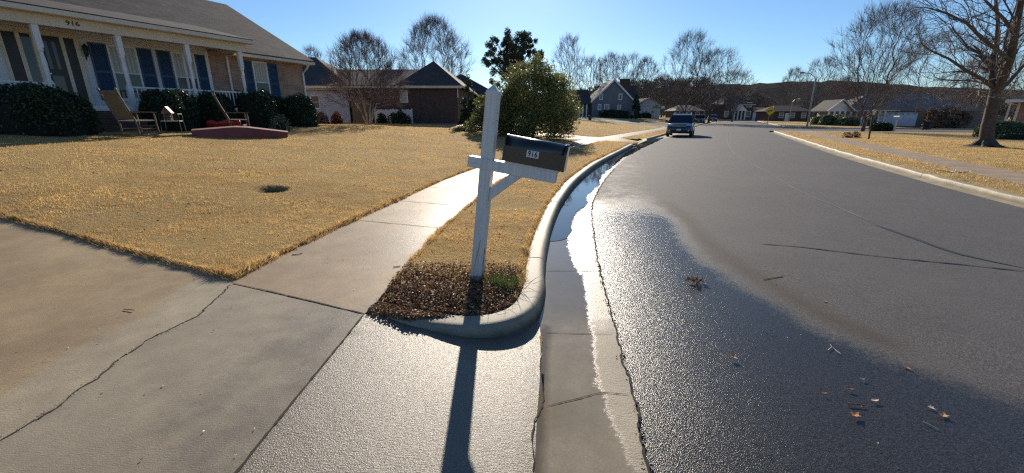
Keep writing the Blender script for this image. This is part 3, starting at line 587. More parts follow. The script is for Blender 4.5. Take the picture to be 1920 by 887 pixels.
    # twigs
    src = np.where(cnt <= 3)[0]; src = np.repeat(src, tw); src = src[r.rand(len(src)) < .75]; d = ND[src] + r.randn(len(src), 3) * .36; d[:, 2] += .3; d /= np.linalg.norm(d, axis=1)[:, None]; L = Hh * (.03 + .045 * r.rand(len(src)))[:, None]
    a_ = NP[src]; b_ = a_ + d * L; d2 = d + r.randn(len(src), 3) * .16; d2[:, 2] += .15; d2 /= np.linalg.norm(d2, axis=1)[:, None]; c_ = b_ + d2 * L * .8; R0 = np.full((len(src), 1), rtip); one = np.ones((len(src), 1))
    d3 = d + r.randn(len(src), 3) * .4; d3 /= np.linalg.norm(d3, axis=1)[:, None]; e_ = a_ + d * L * .6; f_ = e_ + d3 * L * .7
    return np.concatenate([S, np.hstack([a_, b_, R0 * .85, R0 * .7, one]), np.hstack([b_, c_, R0 * .7, R0 * .5, one]), np.hstack([e_, f_, R0 * .7, R0 * .5, one])])
def bare_tree(name, x, Y, ytop, wpx, label, seed, stems=1, n=650, base=.2, shape='round', rt=None, bark='bark', twig='twig', tw=4, group='bare winter trees', cat='tree'):
    X = atY(x, 215, Y)[0]; z = h1(X, Y); Hh = atY(x, ytop, Y)[2] - z; Wd = wpx / 815 * Y; rt = rt or Hh * .019; rtip = max(.0045, Y * .00014, rt / (n / stems) ** .47 * .75)
    root = empty(name, (X, Y, z - .05), 0, label, cat, group); A = crown_tree(seed, Hh, Wd, stems, n, base, shape, rtip, tw)
    if stems == 1: s0 = A[:, 2] < Hh * .03; A[s0, 6] *= 1.5
    tree_parts(root, A, 0, bark, twig); return root
def leaves_mesh(C, size, rnd, flat=0.0, aspect=.5, up=0):
    n = len(C); d = rnd.randn(n, 3); d[:, 2] = d[:, 2] * (1 - flat) + up; d /= np.linalg.norm(d, axis=1)[:, None]
    e = rnd.randn(n, 3); e -= (e * d).sum(1)[:, None] * d; e /= np.linalg.norm(e, axis=1)[:, None]
    s = size * (.6 + .8 * rnd.rand(n))[:, None]
    V = np.stack([C - d * s / 2, C + e * s * aspect / 2, C + d * s / 2, C - e * s * aspect / 2], 1).reshape(-1, 3); F = np.arange(4 * n).reshape(-1, 4); return V, F
def hedge(x0, x1, ytop, ybase, Y, depth, label, seed, name='hedge', mat='hedge', core='hedge_core', n=7000, leaf=.07, sq=.55, cat='hedge', group='clipped evergreen hedges along the porch', lump=.09, cf=.9):
    a = atY(x0, (ytop + ybase) / 2, Y); b = atY(x1, (ytop + ybase) / 2, Y); w = b[0] - a[0]; X = (a[0] + b[0]) / 2; zt = atY((x0 + x1) / 2, ytop, Y)[2]; Yc = Y + depth / 2; z = h1(X, Yc)
    h = zt - z; root = empty(name, (X, Yc, z), 0, label, cat, group); r = np.random.RandomState(seed)
    def sup(t, p):    # rounded block
        ex = sq; c = lambda a_: np.sign(np.cos(a_)) * np.abs(np.cos(a_)) ** ex; s_ = lambda a_: np.sign(np.sin(a_)) * np.abs(np.sin(a_)) ** ex
        return np.stack([c(p) * c(t), c(p) * s_(t), s_(p)], -1)
    t = np.linspace(0, 2 * math.pi, 33)[:-1]; p = np.linspace(-.5, math.pi / 2, 14); T, Pp = np.meshgrid(t, p); D = sup(T.ravel(), Pp.ravel())
    lum = 1 + lump * (vnoise(D[:, 0] * 3 + seed, D[:, 1] * 3 + D[:, 2] * 2.3, 1.3, seed) - .5) * 2
    B = D * [w / 2 * cf, depth / 2 * cf, h * (cf + .02)] * lum[:, None]; B[:, 2] = np.maximum(B[:, 2], -.05); nt = 32
    F = [(i * nt + j, i * nt + (j + 1) % nt, (i + 1) * nt + (j + 1) % nt, (i + 1) * nt + j) for i in range(13) for j in range(nt)]
    mesh_np('branches', B, F, MT[core], root)  # solid near-black core; its colour stands for the shade between the leaves
    T = r.rand(n) * 2 * math.pi; Pp = np.arcsin(r.rand(n) ** .9) ; D = sup(T, Pp); lum = 1 + lump * (vnoise(D[:, 0] * 3 + seed, D[:, 1] * 3 + D[:, 2] * 2.3, 1.3, seed) - .5) * 2
    C = D * [w / 2, depth / 2, h] * lum[:, None] * (.88 + .14 * r.rand(n))[:, None]; C[:, 2] = np.maximum(C[:, 2], .03)
    V, F = leaves_mesh(C, leaf, r, aspect=.6); mesh_np('foliage', V, F, MT[mat], root); return root
def grass(name, poly_holes_test, x0, x1, y0, y1, dens, hh, wd, seed, mat='blade', label=None, cat=None, extra=None, lean=.6):
    r = np.random.RandomState(seed); n = int((x1 - x0) * (y1 - y0) * dens); p = np.column_stack([r.uniform(x0, x1, n), r.uniform(y0, y1, n)])
    p = p[poly_holes_test(p)]
    if extra is not None: p = np.concatenate([p, extra])
    n = len(p); z = lawn_z(p) - .006; k = .55 + .9 * vnoise(p[:, 0], p[:, 1], 9, 2); k *= .6 + .8 * vnoise(p[:, 0], p[:, 1], 1.7, 5) * (.6 + .8 * vnoise(p[:, 0], p[:, 1], 5, 8)); H_ = hh * k * (.6 + .7 * r.rand(n))
    a = r.rand(n) * 2 * math.pi; W_ = wd * (.7 + .6 * r.rand(n)); le = lean * (r.rand(n) + .2) * H_; b = r.rand(n) * 2 * math.pi
    base = np.column_stack([p, z]); side = np.column_stack([np.cos(a) * W_, np.sin(a) * W_, 0 * a]) / 2
    tip = base + np.column_stack([np.cos(b) * le, np.sin(b) * le, H_]); V = np.stack([base - side, base + side, tip], 1).reshape(-1, 3)
    return V, np.arange(3 * n).reshape(-1, 3)
def not_paved(p):
    ok = np.ones(len(p), bool)
    for h in HOLES: ok &= ~inside(p, h)
    ok &= np.hypot((p[:, 0] - HOLE[0]) / .24, (p[:, 1] - HOLE[1]) / .25) > .9
    return ok
def not_bed(p): return (p[:, 1] > 2.95 + .3 * vnoise(p[:, 0], p[:, 1], 4, 1) + .5 * vnoise(p[:, 0], p[:, 1], 23, 4)) | (p[:, 0] < -2)
def build_grass():
    Vs = []; Fs = []; k = 0
    view = lambda p: np.abs(p[:, 0]) < p[:, 1] * 1.3 + .6
    jobs = [(-9, .6, 2.8, 6.5, 7500, .022, .0045, lambda p: not_bed(p) & (np.hypot(p[:, 0], p[:, 1]) < 6.8)), (-12, 2, 3, 11, 3400, .022, .007, lambda p: (np.hypot(p[:, 0], p[:, 1]) >= 6.8) & (np.hypot(p[:, 0], p[:, 1]) < 10)),
            (-13, 6, 3, 22, 1100, .024, .011, lambda p: (np.hypot(p[:, 0], p[:, 1]) >= 10) & (np.hypot(p[:, 0], p[:, 1]) < 17)), (-12, 9, 8, 32, 350, .028, .02, lambda p: np.hypot(p[:, 0], p[:, 1]) >= 17),
            (8.5, 30, 5, 30, 420, .03, .017, lambda p: p[:, 0] < 26), (-14, 24, 30, 50, 60, .035, .045, lambda p: p[:, 0] > -14)]
    for i, (x0, x1, y0, y1, dn, hh, wd, f) in enumerate(jobs):
        V, F = grass('g', lambda p: view(p) & f(p) & not_paved(p), x0, x1, y0, y1, dn, hh, wd, 10 + i); Fs.append(F + k); Vs.append(V); k += len(V)
    # fringe hanging over the edges
    r = np.random.RandomState(5); ed = []
    for l, sgn, y1 in ((KB, -1, 20), (SL[SL[:, 1] > 3.5], -1, 24), (SR[SR[:, 1] > 3.4], 1, 24), (catmull(DRV_EDGE, .1), 1, 12)):
        l = l[l[:, 1] < y1]; 
        for q in range(16): 
            idx = r.randint(0, len(l) - 1, 1500 if y1 > 12 else 700); t = r.rand(len(idx))[:, None]; a_ = l[idx] * (1 - t) + l[idx + 1] * t
            d_ = l[idx + 1] - l[idx]; nn = np.stack([d_[:, 1], -d_[:, 0]], 1); nn /= np.linalg.norm(nn, axis=1)[:, None] + 1e-9; ed.append(a_ + nn * sgn * (r.rand(len(idx), 1) * .07 - .012))
    e = np.concatenate(ed); e = e[not_bed(e)]; V, F = grass('g', lambda p: np.zeros(len(p), bool), 0, 1, 0, 1, 10, .045, .008, 77, extra=e, lean=1.0); Fs.append(F + k); Vs.append(V)
    o = mesh_np('dry_grass', np.concatenate(Vs), np.concatenate(Fs), MT['blade']); tag(o, kind='stuff', label='short golden dormant grass covering the lawns and verge', cat='grass')
build_grass()
# ------------------------------------------------------------------ leaf litter bed round the post, weeds
def bed():
    r = np.random.RandomState(3); n = 24000; p = np.column_stack([r.uniform(-1.2, .3, n), r.uniform(2.7, 3.95, n)])
    ok = ~inside(p, HOLES[0]) & ~inside(p, walkL_near) & ~inside(p, HOLES[3]); p = p[ok]; d = seg_dist(p, KB)
    p = p[r.rand(len(p)) < np.clip(1.5 - (p[:, 1] - 2.8) / .75, 0, 1)]
    C = np.column_stack([p, lawn_z(p) + r.rand(len(p)) ** 2 * .05 * sm(seg_dist(p, KB) / .3) + .006]); V, F = leaves_mesh(C, .026, r, flat=.55, aspect=.55)
    V = V.reshape(-1, 4, 3); V[:, 1, 2] += .005; V[:, 3, 2] += .004; V = V.reshape(-1, 3)
    o = mesh_np('dead_leaves', V, F, MT['mulch']); tag(o, 'pile of curled dark dead leaves heaped round the foot of the mailbox post', 'dead leaves', kind='stuff')
    # dry twiggy stems
    S = []; rr = random.Random(9)
    for k in range(260):
        x = rr.uniform(-1.05, .15); y = rr.uniform(2.8, 3.4); q = np.array([[x, y]])
        if not (not_paved(q)[0]): continue
        z = float(lawn_z(q)[0]); d = Vector((rr.gauss(0, 1), rr.gauss(-.4, 1), rr.uniform(.1, .9))).normalized(); L = rr.uniform(.05, .16)
        a = Vector((x, y, z)); b = a + d * L * .5; c = b + (d + Vector((0, 0, -.7))).normalized() * L * .5; S.append((*a, *b, .0016, .0013)); S.append((*b, *c, .0013, .0008))
    for k in range(6):      # stems trailing over the kerb
        i = int(rr.triangular(4, 30, 10)); x, y = KB[i]; a = Vector((x, y + .02, .02)); dx, dy = KF[i] - KB[i]; b = a + Vector((dx * rr.uniform(.3, .8), dy * rr.uniform(.3, .8), .025)); c = b + Vector((dx * .5 + rr.gauss(0, .03), dy * .5 + rr.gauss(0, .03), -.04 if rr.random() < .6 else .02))
        S.append((*a, *b, .0015, .0012)); S.append((*b, *c, .0012, .0008))
    V, F = segs_mesh(S, 3); o = mesh_np('dry_stems', V, F, MT['mulch']); tag(o, 'thin dry stems tangled in the leaf litter and trailing over the kerb', 'dry stems', kind='stuff')
    for (px, py, lab, nn, s) in ((925, 535, 'low bright green weed growing right beside the mailbox post', 110, 1), (955, 540, 'spiky tuft of green grass beside the curved kerb nose', 120, 2)):
        x, y = P(px, py); z = h1(x, y) + .02; root = empty('weed', (x, y, z), 0, lab, 'weed', 'green weeds at the post'); r = np.random.RandomState(s)
        b = r.randn(nn, 2) * .05; a = r.rand(nn) * 6.28; W_ = .0035; H_ = .05 + .08 * r.rand(nn); t = np.column_stack([b + b * .9 + r.randn(nn, 2) * .02, H_]); base = np.column_stack([b, 0 * a]); sd_ = np.column_stack([np.cos(a), np.sin(a), 0 * a]) * W_
        V = np.stack([base - sd_, base + sd_, t], 1).reshape(-1, 3); mesh_np('foliage', V, np.arange(3 * nn).reshape(-1, 3), MT['green_blade'], root)
bed()

# ------------------------------------------------------------------ mailbox
def text_mesh(name, body, size, mat, parent, loc, rot, depth=.001, sx=1.0):
    cu = bpy.data.curves.new(name, 'FONT'); cu.body = body; cu.size = size; cu.extrude = depth; cu.align_x = 'CENTER'; cu.align_y = 'CENTER'; cu.offset = size * .018; cu.space_character = 1.08
    t = bpy.data.objects.new(name, cu); COL.objects.link(t); bpy.context.view_layer.update(); dg = bpy.context.evaluated_depsgraph_get()
    me = bpy.data.meshes.new_from_object(t.evaluated_get(dg)); bpy.data.objects.remove(t); me.materials.clear(); me.materials.append(mat)
    o = bpy.data.objects.new(name, me); COL.objects.link(o); o.parent = parent; o.location = loc; o.rotation_euler = rot; o.scale = (sx, 1, 1); return o
def mailbox():
    r = empty('mailbox_post', (-.325, 3.55, -.02), 0, 'weathered white wooden mailbox post leaning beside the kerb, with crossarm and diagonal brace', 'mailbox post')
    r.rotation_euler = Euler((0, R(6.1), 0)).to_matrix().to_4x4().__matmul__(Matrix.Rotation(R(-13), 4, 'Z')).to_euler()
    w = .05; Hh = 1.665
    m = MB(); m.box(-w, w, -w, w, -.1, Hh); n = len(m.v); m.f = [f for f in m.f if f != (4, 5, 6, 7)]
    m.add([(-w, -w, Hh), (w, -w, Hh), (w, w, Hh), (-w, w, Hh), (0, 0, Hh + .055)], [(0, 1, 4), (1, 2, 4), (2, 3, 4), (3, 0, 4)]); m.build('post', MT['white_paint'], r)
    az = 1.08
    AR = Matrix.Translation((0, 0, az)) @ Matrix.Rotation(R(3.2), 4, 'Y'); m = MB(); m.m = AR; m.box(-.155, .60, -w - .012, w - .006, -.045, .045); m.build('crossarm', MT['white_paint'], r, bevel=.004)
    m = MB(); m.prism([(w + .001, az - .31), (w + .001, az - .20), (w + .16, az - .058), (w + .27, az - .063)], 'y', -w + .006, w - .012); m.build('brace', MT['white_paint'], r, bevel=.002)
    m = MB(); m.tube([(-.012, -w - .004, .02), (-.02, -w - .012, .15), (.0, -w - .006, .3), (.015, -w - .004, .42)], .0022, 5); m.tube([(w + .01, -.02, .0), (w + .004, -.03, .2), (w + .002, -.01, .34)], .002, 5); m.build('vine', MT['mulch'], r)
    for z in (az + .42, az + .36): m = MB(); m.tube([(w, -.02, z), (w + .012, -.02, z)], .003, 6); m.build('nail', MT['galv'], r); m = MB(); m.tube([(-w - .01, -.03, z - .05), (-w, -.03, z - .05)], .003, 6); m.build('nail', MT['galv'], r)
    # box on the arm
    b = empty('mailbox', (0, 0, 0), 0, 'black curved-top metal mailbox with a white 916 number sticker, mounted on the white post arm', 'mailbox'); bpy.context.view_layer.update()
    b.matrix_world = r.matrix_basis @ AR @ Matrix.Translation((.145, 0, .063))
    hw, L = .085, .50; st = .125
    def prof(e=0): return [(-hw - e, -e * .5), (-hw - e, st)] + [(-(hw + e) * math.cos(t), st + (hw + e) * math.sin(t)) for t in np.linspace(.12, math.pi - .12, 15)] + [(hw + e, st), (hw + e, -e * .5)]
    m = MB(); m.prism(prof(), 'x', 0, L); o = m.build('shell', MT['black_gloss'], b)
    for f in o.data.polygons: f.use_smooth = abs(f.normal.x) < .5 and f.normal.z > .05
    m = MB(); m.prism(prof(.006), 'x', L - .012, L + .010); m.tube([(L + .012, -.02, st + hw - .01), (L + .03, -.02, st + hw + .02), (L + .03, .02, st + hw + .02), (L + .012, .02, st + hw - .01)], .004, 6); m.build('door', MT['black_gloss'], b)
    m = MB(); m.prism(prof(.004), 'x', -.004, .006); m.build('back_rim', MT['black_gloss'], b)
    m = MB(); m.box(.02, L - .03, -.07, .07, -.018, -.001); m.build('mounting_board', MT['white_paint'], b)
    m = MB(); m.box(.24 - .05, .24 + .05, -hw - .0025, -hw - .0008, .065, .12); s = m.build('number_sticker', MT['sticker'], b)
    text_mesh('digits', '916', .062, MT['black'], s, (.24, -hw - .0034, .0925), (R(90), 0, 0), .0005, .8)
    m = MB(); m.box(.43, .448, hw + .003, hw + .006, .06, .2); m.build('flag', MT['red_plastic'], b)
mailbox()

# ------------------------------------------------------------------ houses
def window(parent, x0, x1, z0, z1, y=0, fr=.06, glass='glass', frame='white_trim', mull=True, top='curtain', sill=True, proud=.03):
    m = MB(); m.box(x0 - fr, x0, y - proud, y + .02, z0 - fr, z1 + fr); m.box(x1, x1 + fr, y - proud, y + .02, z0 - fr, z1 + fr); m.box(x0, x1, y - proud, y + .02, z1, z1 + fr); m.box(x0, x1, y - proud, y + .02, z0 - fr, z0)
    if mull: zm = (z0 + z1) / 2; m.box(x0, x1, y - proud * .6, y + .02, zm - fr * .35, zm + fr * .35)
    f = m.build('window', MT[frame], parent); zm = (z0 + z1) / 2
    if mull:
        m = MB(); m.box(x0, x1, y - .006, y + .01, zm + .01, z1 - .003); m.build('upper_pane', MT[top], f); m = MB(); m.box(x0, x1, y - .004, y + .01, z0 + .003, zm - .01); m.build('lower_pane', MT[glass], f)
    else: m = MB(); m.box(x0, x1, y - .006, y + .01, z0 + .003, z1 - .003); m.build('pane', MT[glass], f)
    if sill: m = MB(); m.box(x0 - fr - .02, x1 + fr + .02, y - proud - .03, y - .001, z0 - fr - .045, z0 - fr - .002); m.build('sill', MT[frame], f)
    return f
def louver_panel(parent, x0, x1, z0, z1, y, mat='shutter'):
    m = MB(); b = .045; m.box(x0, x0 + b, y - .035, y, z0, z1); m.box(x1 - b, x1, y - .035, y, z0, z1); m.box(x0 + b, x1 - b, y - .035, y, z0, z0 + b); m.box(x0 + b, x1 - b, y - .035, y, z1 - b, z1); zm = (z0 + z1) / 2; m.box(x0 + b, x1 - b, y - .035, y, zm - b / 2, zm + b / 2)
    z = z0 + b + .02
    while z < z1 - b - .03:
        if abs(z - zm) > b: m.add([(x0 + b, y - .03, z), (x1 - b, y - .03, z), (x1 - b, y - .006, z + .035), (x0 + b, y - .006, z + .035)], [(0, 1, 2, 3)])
        z += .045
    m.box(x0 + b, x1 - b, y - .005, y, z0 + b, z1 - b); return m.build('shutter', MT[mat], parent)
def roof(mb, x0, x1, y0, y1, z, zr, axis='x', i0=0., i1=0., ov=.35, th=.16):
    """hip/gable roof; i0,i1 = how far the ridge ends stay back from the ends (0 = gable)"""
    X0, X1, Y0, Y1 = x0 - ov, x1 + ov, y0 - ov, y1 + ov
    if axis == 'x': a = (X0 + (i0 + ov if i0 else 0), (y0 + y1) / 2); b = (X1 - (i1 + ov if i1 else 0), (y0 + y1) / 2)
    else: a = ((x0 + x1) / 2, Y0 + (i0 + ov if i0 else 0)); b = ((x0 + x1) / 2, Y1 - (i1 + ov if i1 else 0))
    v = [(X0, Y0, z), (X1, Y0, z), (X1, Y1, z), (X0, Y1, z), (a[0], a[1], zr), (b[0], b[1], zr)]
    u = [(q[0], q[1], q[2] - th) for q in v]
    if axis == 'x': slopes = [(0, 1, 5, 4), (2, 3, 4, 5)]; ends = [((3, 0, 4), i0), ((1, 2, 5), i1)]; eaves = [(0, 1), (2, 3)]
    else: slopes = [(1, 2, 5, 4), (3, 0, 4, 5)]; ends = [((0, 1, 4), i0), ((2, 3, 5), i1)]; eaves = [(1, 2), (3, 0)]
    top = list(slopes); side = []
    for (p, q, r_), ins in ends:
        if ins: top.append((p, q, r_)); side.append((p, p + 6, q + 6, q))
        else: side += [(p, p + 6, r_ + 6, r_), (r_, r_ + 6, q + 6, q)]
    for p, q in eaves: side.append((p, p + 6, q + 6, q))
    mb.add(v + u, top + [tuple(i + 6 for i in f)[::-1] for f in top] + side)
    return mb
def gable_wall(mb, x0, x1, y, z, zr, th=.1):
    return mb.add([(x0, y, z), (x1, y, z), ((x0 + x1) / 2, y, zr), (x0, y + th, z), (x1, y + th, z), ((x0 + x1) / 2, y + th, zr)], [(0, 1, 2), (5, 4, 3), (0, 3, 4, 1), (1, 4, 5, 2), (2, 5, 3, 0)])

# --- the near white house with porch.  local x = along the front (away), local y = into the house
HA = R(26); HO = (-13.2, 13.2); HZ = .55
U = (math.sin(HA), math.cos(HA)); VV = (math.cos(HA), -math.sin(HA))
def hs(px, py, t):       # pixel -> (s, z) on the vertical plane at distance t in front of the porch line
    d = ray(px, py); k = d[0] / d[1]; ox = HO[0] + t * VV[0]; oy = HO[1] + t * VV[1]; s = (k * oy - ox) / (U[0] - k * U[1]); Y = oy + s * U[1]; return s, CH + d[2] / d[1] * Y - HZ
def main_house():
    h = empty('porch_house', (HO[0], HO[1], HZ), R(90) - HA, 'white sided and tan brick house with blue shutters and long front porch', 'house')
    D = 12.0; wy = 1.5; S0, S1 = -9.0, hs(567, 130, -1.5)[0]; zc = 3.42; fz = 1.18; brk = hs(1188 / 3.058, 320 / 3.058, -1.5)[0]
    m = MB(); m.box(S0, brk, wy, wy + .15, fz, zc + .1); m.box(S0, S0 + .15, wy + .15, wy + D, -.6, zc); m.build('siding_wall', MT['siding'], h)
    m = MB(); m.box(brk + .002, S1, wy, wy + D, -.6, zc); m.build('brick_wall', MT['brick_tan'], h)
    m = MB(); m.box(S0, brk, .02, wy + .14, -.6, fz - .15); m.build('porch_base', MT['brick_tan'], h)
    m = MB(); m.box(S0, brk + .3, -.06, wy - .002, fz - .149, fz); m.build('porch_floor', MT['white_trim'], h)
    pe = hs(448, 95, 0)[0] + .25
    m = MB(); m.box(S0, pe, -.1, .12, 3.34, 3.66); m.box(pe - .2, pe, .12, wy - .002, 3.34, 3.64); bm_ = m.build('porch_beam', MT['trim'], h)
    m = MB(); m.box(S0, pe - .21, .122, wy - .002, 3.50, 3.53); m.build('porch_ceiling', MT['trim'], h)
    # roof: main gable plus lower pitched porch roof
    xe = S1 + .35; th = .14
    def slab(mb, x0, x1, pr):     # profile (y,z) top line
        n = len(pr); top = [(x0, y, z) for y, z in pr] + [(x1, y, z) for y, z in pr]; bot = [(x, y, z - th) for x, y, z in top]
        f = []
        for i in range(n - 1): f += [(i, i + 1, n + i + 1, n + i), (2 * n + i, 3 * n + i, 3 * n + i + 1, 2 * n + i + 1), (i, 2 * n + i, 2 * n + i + 1, i + 1), (n + i, n + i + 1, 3 * n + i + 1, 3 * n + i)]
        f += [(0, n, 3 * n, 2 * n), (n - 1, 3 * n - 1, 4 * n - 1, 2 * n - 1)]; return mb.add(top + bot, f)
    rt = 7.07 - HZ + .12
    m = MB(); slab(m, pe + .15, xe, [(1.0, 3.48), (7.2, rt), (13.6, 3.4)]); slab(m, S0 - .3, pe + .15, [(-.36, 3.80), (3.2, 3.48 + 2.2 / 6.2 * (rt - 3.48)), (7.2, rt), (13.6, 3.4)]); rf = m.build('roof', MT['roof'], h)
    m = MB(); m.box(pe + .16, xe, .97, 1.05, 3.30, 3.42); m.box(S0, pe + .14, -.40, -.33, 3.63, 3.76); m.box(S0, pe + .14, -.33, -.101, 3.62, 3.65); m.box(pe + .16, xe - .02, 1.05, wy - .002, 3.30, 3.33); gu = m.build('gutter', MT['trim'], h)
    m = MB(); m.add([(S1, wy, zc), (S1, 13.0, zc), (S1, 7.2, rt - .2), (S1 - .12, wy, zc), (S1 - .12, 13, zc), (S1 - .12, 7.2, rt - .2)], [(0, 1, 2), (5, 4, 3), (0, 3, 4, 1), (1, 4, 5, 2), (2, 5, 3, 0)]); m.build('gable_wall', MT['siding'], h)
    m = MB(); m.tube([(S1 + .02, 1.02, 3.32), (S1 + .0, 1.2, 3.1), (S1 - .05, wy - .06, 2.9), (S1 - .05, wy - .06, .1), (S1 - .05, wy - .2, .0)], .045, 6); m.build('downspout', MT['white_trim'], h)
    m = MB(); m.tube([(pe + .1, wy - .06, 3.28), (pe + .1, wy - .06, .1)], .045, 6); m.build('downspout', MT['white_trim'], h)
    # columns
    cols = [hs(66, 60, 0)[0], hs(222, 80, 0)[0], hs(351, 98, 0)[0], hs(450, 110, 0)[0]]
    for c in [cols[0] - 2.6, cols[0] - 5.2] + cols:
        m = MB(); q = .07; m.box(c - q, c + q, -q, q, 2.75, 3.338); m.box(c - q, c + q, -q, q, fz, fz + .62)
        m.tube([(c, 0, fz + .62), (c, 0, fz + .66), (c, 0, fz + .70), (c, 0, fz + .78), (c, 0, fz + 1.15), (c, 0, 2.5), (c, 0, 2.62), (c, 0, 2.66), (c, 0, 2.75)], [.07, .078, .045, .052, .062, .05, .045, .068, .07], 14, False); m.build('column', MT['white_trim'], h)
    # railings
    def rail(a, b, top):
        m = MB(); m.box(a, b, -.035, .035, top - .05, top); m.box(a, b, -.025, .025, fz + .1, fz + .15); x = a + .12
        while x < b - .05: m.box(x - .016, x + .016, -.016, .016, fz + .15, top - .05); x += .13
        m.build('railing', MT['white_trim'], h)
    rz_ = 2.36 - HZ
    rail(cols[0] - 2.53, cols[0] - .07, rz_); rail(cols[0] - 5.1, cols[0] - 2.67, rz_); rail(cols[1] + .07, cols[2] - .07, rz_); rail(cols[2] + .07, cols[3] - .07, rz_)
    # steps
    a, b = cols[0] + .12, cols[1] - .12
    m = MB(); n = 5
    for i in range(n): m.box(a - .12, b + .12, -.07 - .28 * (i + 1), -.062 - .28 * i, -.6, fz - .06 - (fz - .1) / (n + .3) * (i + .6))
    m.build('brick_steps', MT['brick_dark'], h)
    # wall openings, read off the front
    def sx(px, py): return hs(px / 3.058, py / 3.058, -wy)
    w = MT; zt = sx(600, 250)[1]; 
    def panel(name, x0, x1, z0, z1, mat, y0=wy - .02, y1=wy + .01): m = MB(); m.box(x0, x1, y0, y1, z0, z1); return m.build(name, MT[mat], h)
    dz1 = 3.26
    e = [sx(0, 190)[0], sx(75, 190)[0], sx(105, 195)[0], sx(200, 205)[0], sx(330, 215)[0], sx(357, 222)[0], sx(415, 230)[0]]
    panel('storm_door', e[0], e[1], fz + .02, dz1, 'door_dark'); panel('sidelight', e[2], e[3] - .14, fz + .02, dz1, 'glass')
    for i in range(2):
        m = MB(); xx = (e[0], e[2])[i]; m.box((e[0], e[1])[i] - .07 if i == 0 else e[1] + .005, e[0] - .002 if i == 0 else e[2] - .005, wy - .05, wy, fz, dz1 + .02); m.build('door_trim', MT['trim'], h)
    m = MB(); m.box(e[3] - .12, e[3] - .02, wy - .05, wy, fz, dz1); m.box(e[4] + .01, e[5] - .005, wy - .05, wy, fz, dz1); m.box(e[6] + .005, e[6] + .11, wy - .05, wy, fz, dz1 + .0); m.box(e[0] - .07, e[6] + .11, wy - .055, wy, dz1 + .025, 3.42); m.build('door_trim', MT['trim'], h)
    dr = panel('front_door', e[3], e[4], fz + .02, dz1, 'door_dark', wy - .03)
    m = MB(); xm = (e[3] + e[4]) / 2; m.box(e[3] + .12, xm - .05, wy - .036, wy - .031, 2.3, 3.1); m.box(xm + .05, e[4] - .12, wy - .036, wy - .031, 2.3, 3.1); m.box(e[3] + .12, e[4] - .12, wy - .036, wy - .031, 1.4, 2.1); m.build('door_pane', MT['glass'], dr)
    m = MB(); m.tube([(e[3] + .08, wy - .09, 2.15), (e[3] + .08, wy - .03, 2.15)], .025, 8); m.build('door_knob', MT['silver'], dr)
    panel('sidelight', e[5], e[6], fz + .02, dz1, 'door_dark')
    # lantern
    lx, lz = sx(482, 290); l = MB(); l.tube([(lx, wy - .12, lz - .2), (lx, wy - .12, lz - .13), (lx, wy - .12, lz + .08), (lx, wy - .12, lz + .1), (lx, wy - .12, lz + .2)], [.015, .05, .075, .085, .01], 6); l.bar((lx, wy, lz), (lx, wy - .12, lz - .05), .03); l.tube([(lx, wy - .01, lz - .3), (lx, wy - .03, lz - .1), (lx, wy - .03, lz + .1)], [.01, .03, .02], 6); l.build('wall_lantern', MT['black'], h)
    # windows and shutters
    zt = 3.16; zb = fz + .42; zs = fz + .22
    s1 = (sx(495, 235)[0], sx(597, 245)[0]); w1 = (sx(606, 250)[0] + .04, sx(772, 265)[0] - .06); s2 = (sx(776, 268)[0], sx(860, 275)[0]); s3 = (sx(888, 280)[0], sx(966, 290)[0]); w2 = (sx(975, 290)[0] + .04, sx(1105, 305)[0] - .05); s4 = (sx(1110, 305)[0], sx(1176, 310)[0])
    for a_, b_ in (s1, s2, s3, s4): louver_panel(h, a_, b_, zs, zt + .06, wy - .002)
    for a_, b_ in (w1, w2):
        f = window(h, a_, b_, zs + .08, zt, wy, .06); m = MB(); xm = (a_ + b_) / 2; m.box(xm - .04, xm + .04, wy - .032, wy, zs + .08, zt); m.build('mullion', MT['white_trim'], f)
    m = MB(); m.box(brk - .12, brk + .0, wy - .04, wy, fz, 3.40); m.build('corner_board', MT['white_trim'], h)
    s5 = (sx(1388, 335)[0], sx(1436, 345)[0]); w3 = (sx(1440, 350)[0] + .06, sx(1525, 360)[0] - .06); s6 = (sx(1530, 355)[0], sx(1582, 365)[0]); zt3 = sx(1480, 355)[1] - .05
    for a_, b_ in (s5, s6): louver_panel(h, a_, b_, zt3 - 1.75, zt3 + .05, wy - .002)
    window(h, w3[0], w3[1], zt3 - 1.65, zt3, wy, .06)
    tx = hs(137, 48, 0.1)[0]; text_mesh('house_number', '916', .17, MT['door_dark'], h, (tx, -.105, 3.49), (R(90), 0, 0), .006, 1.15)
main_house()

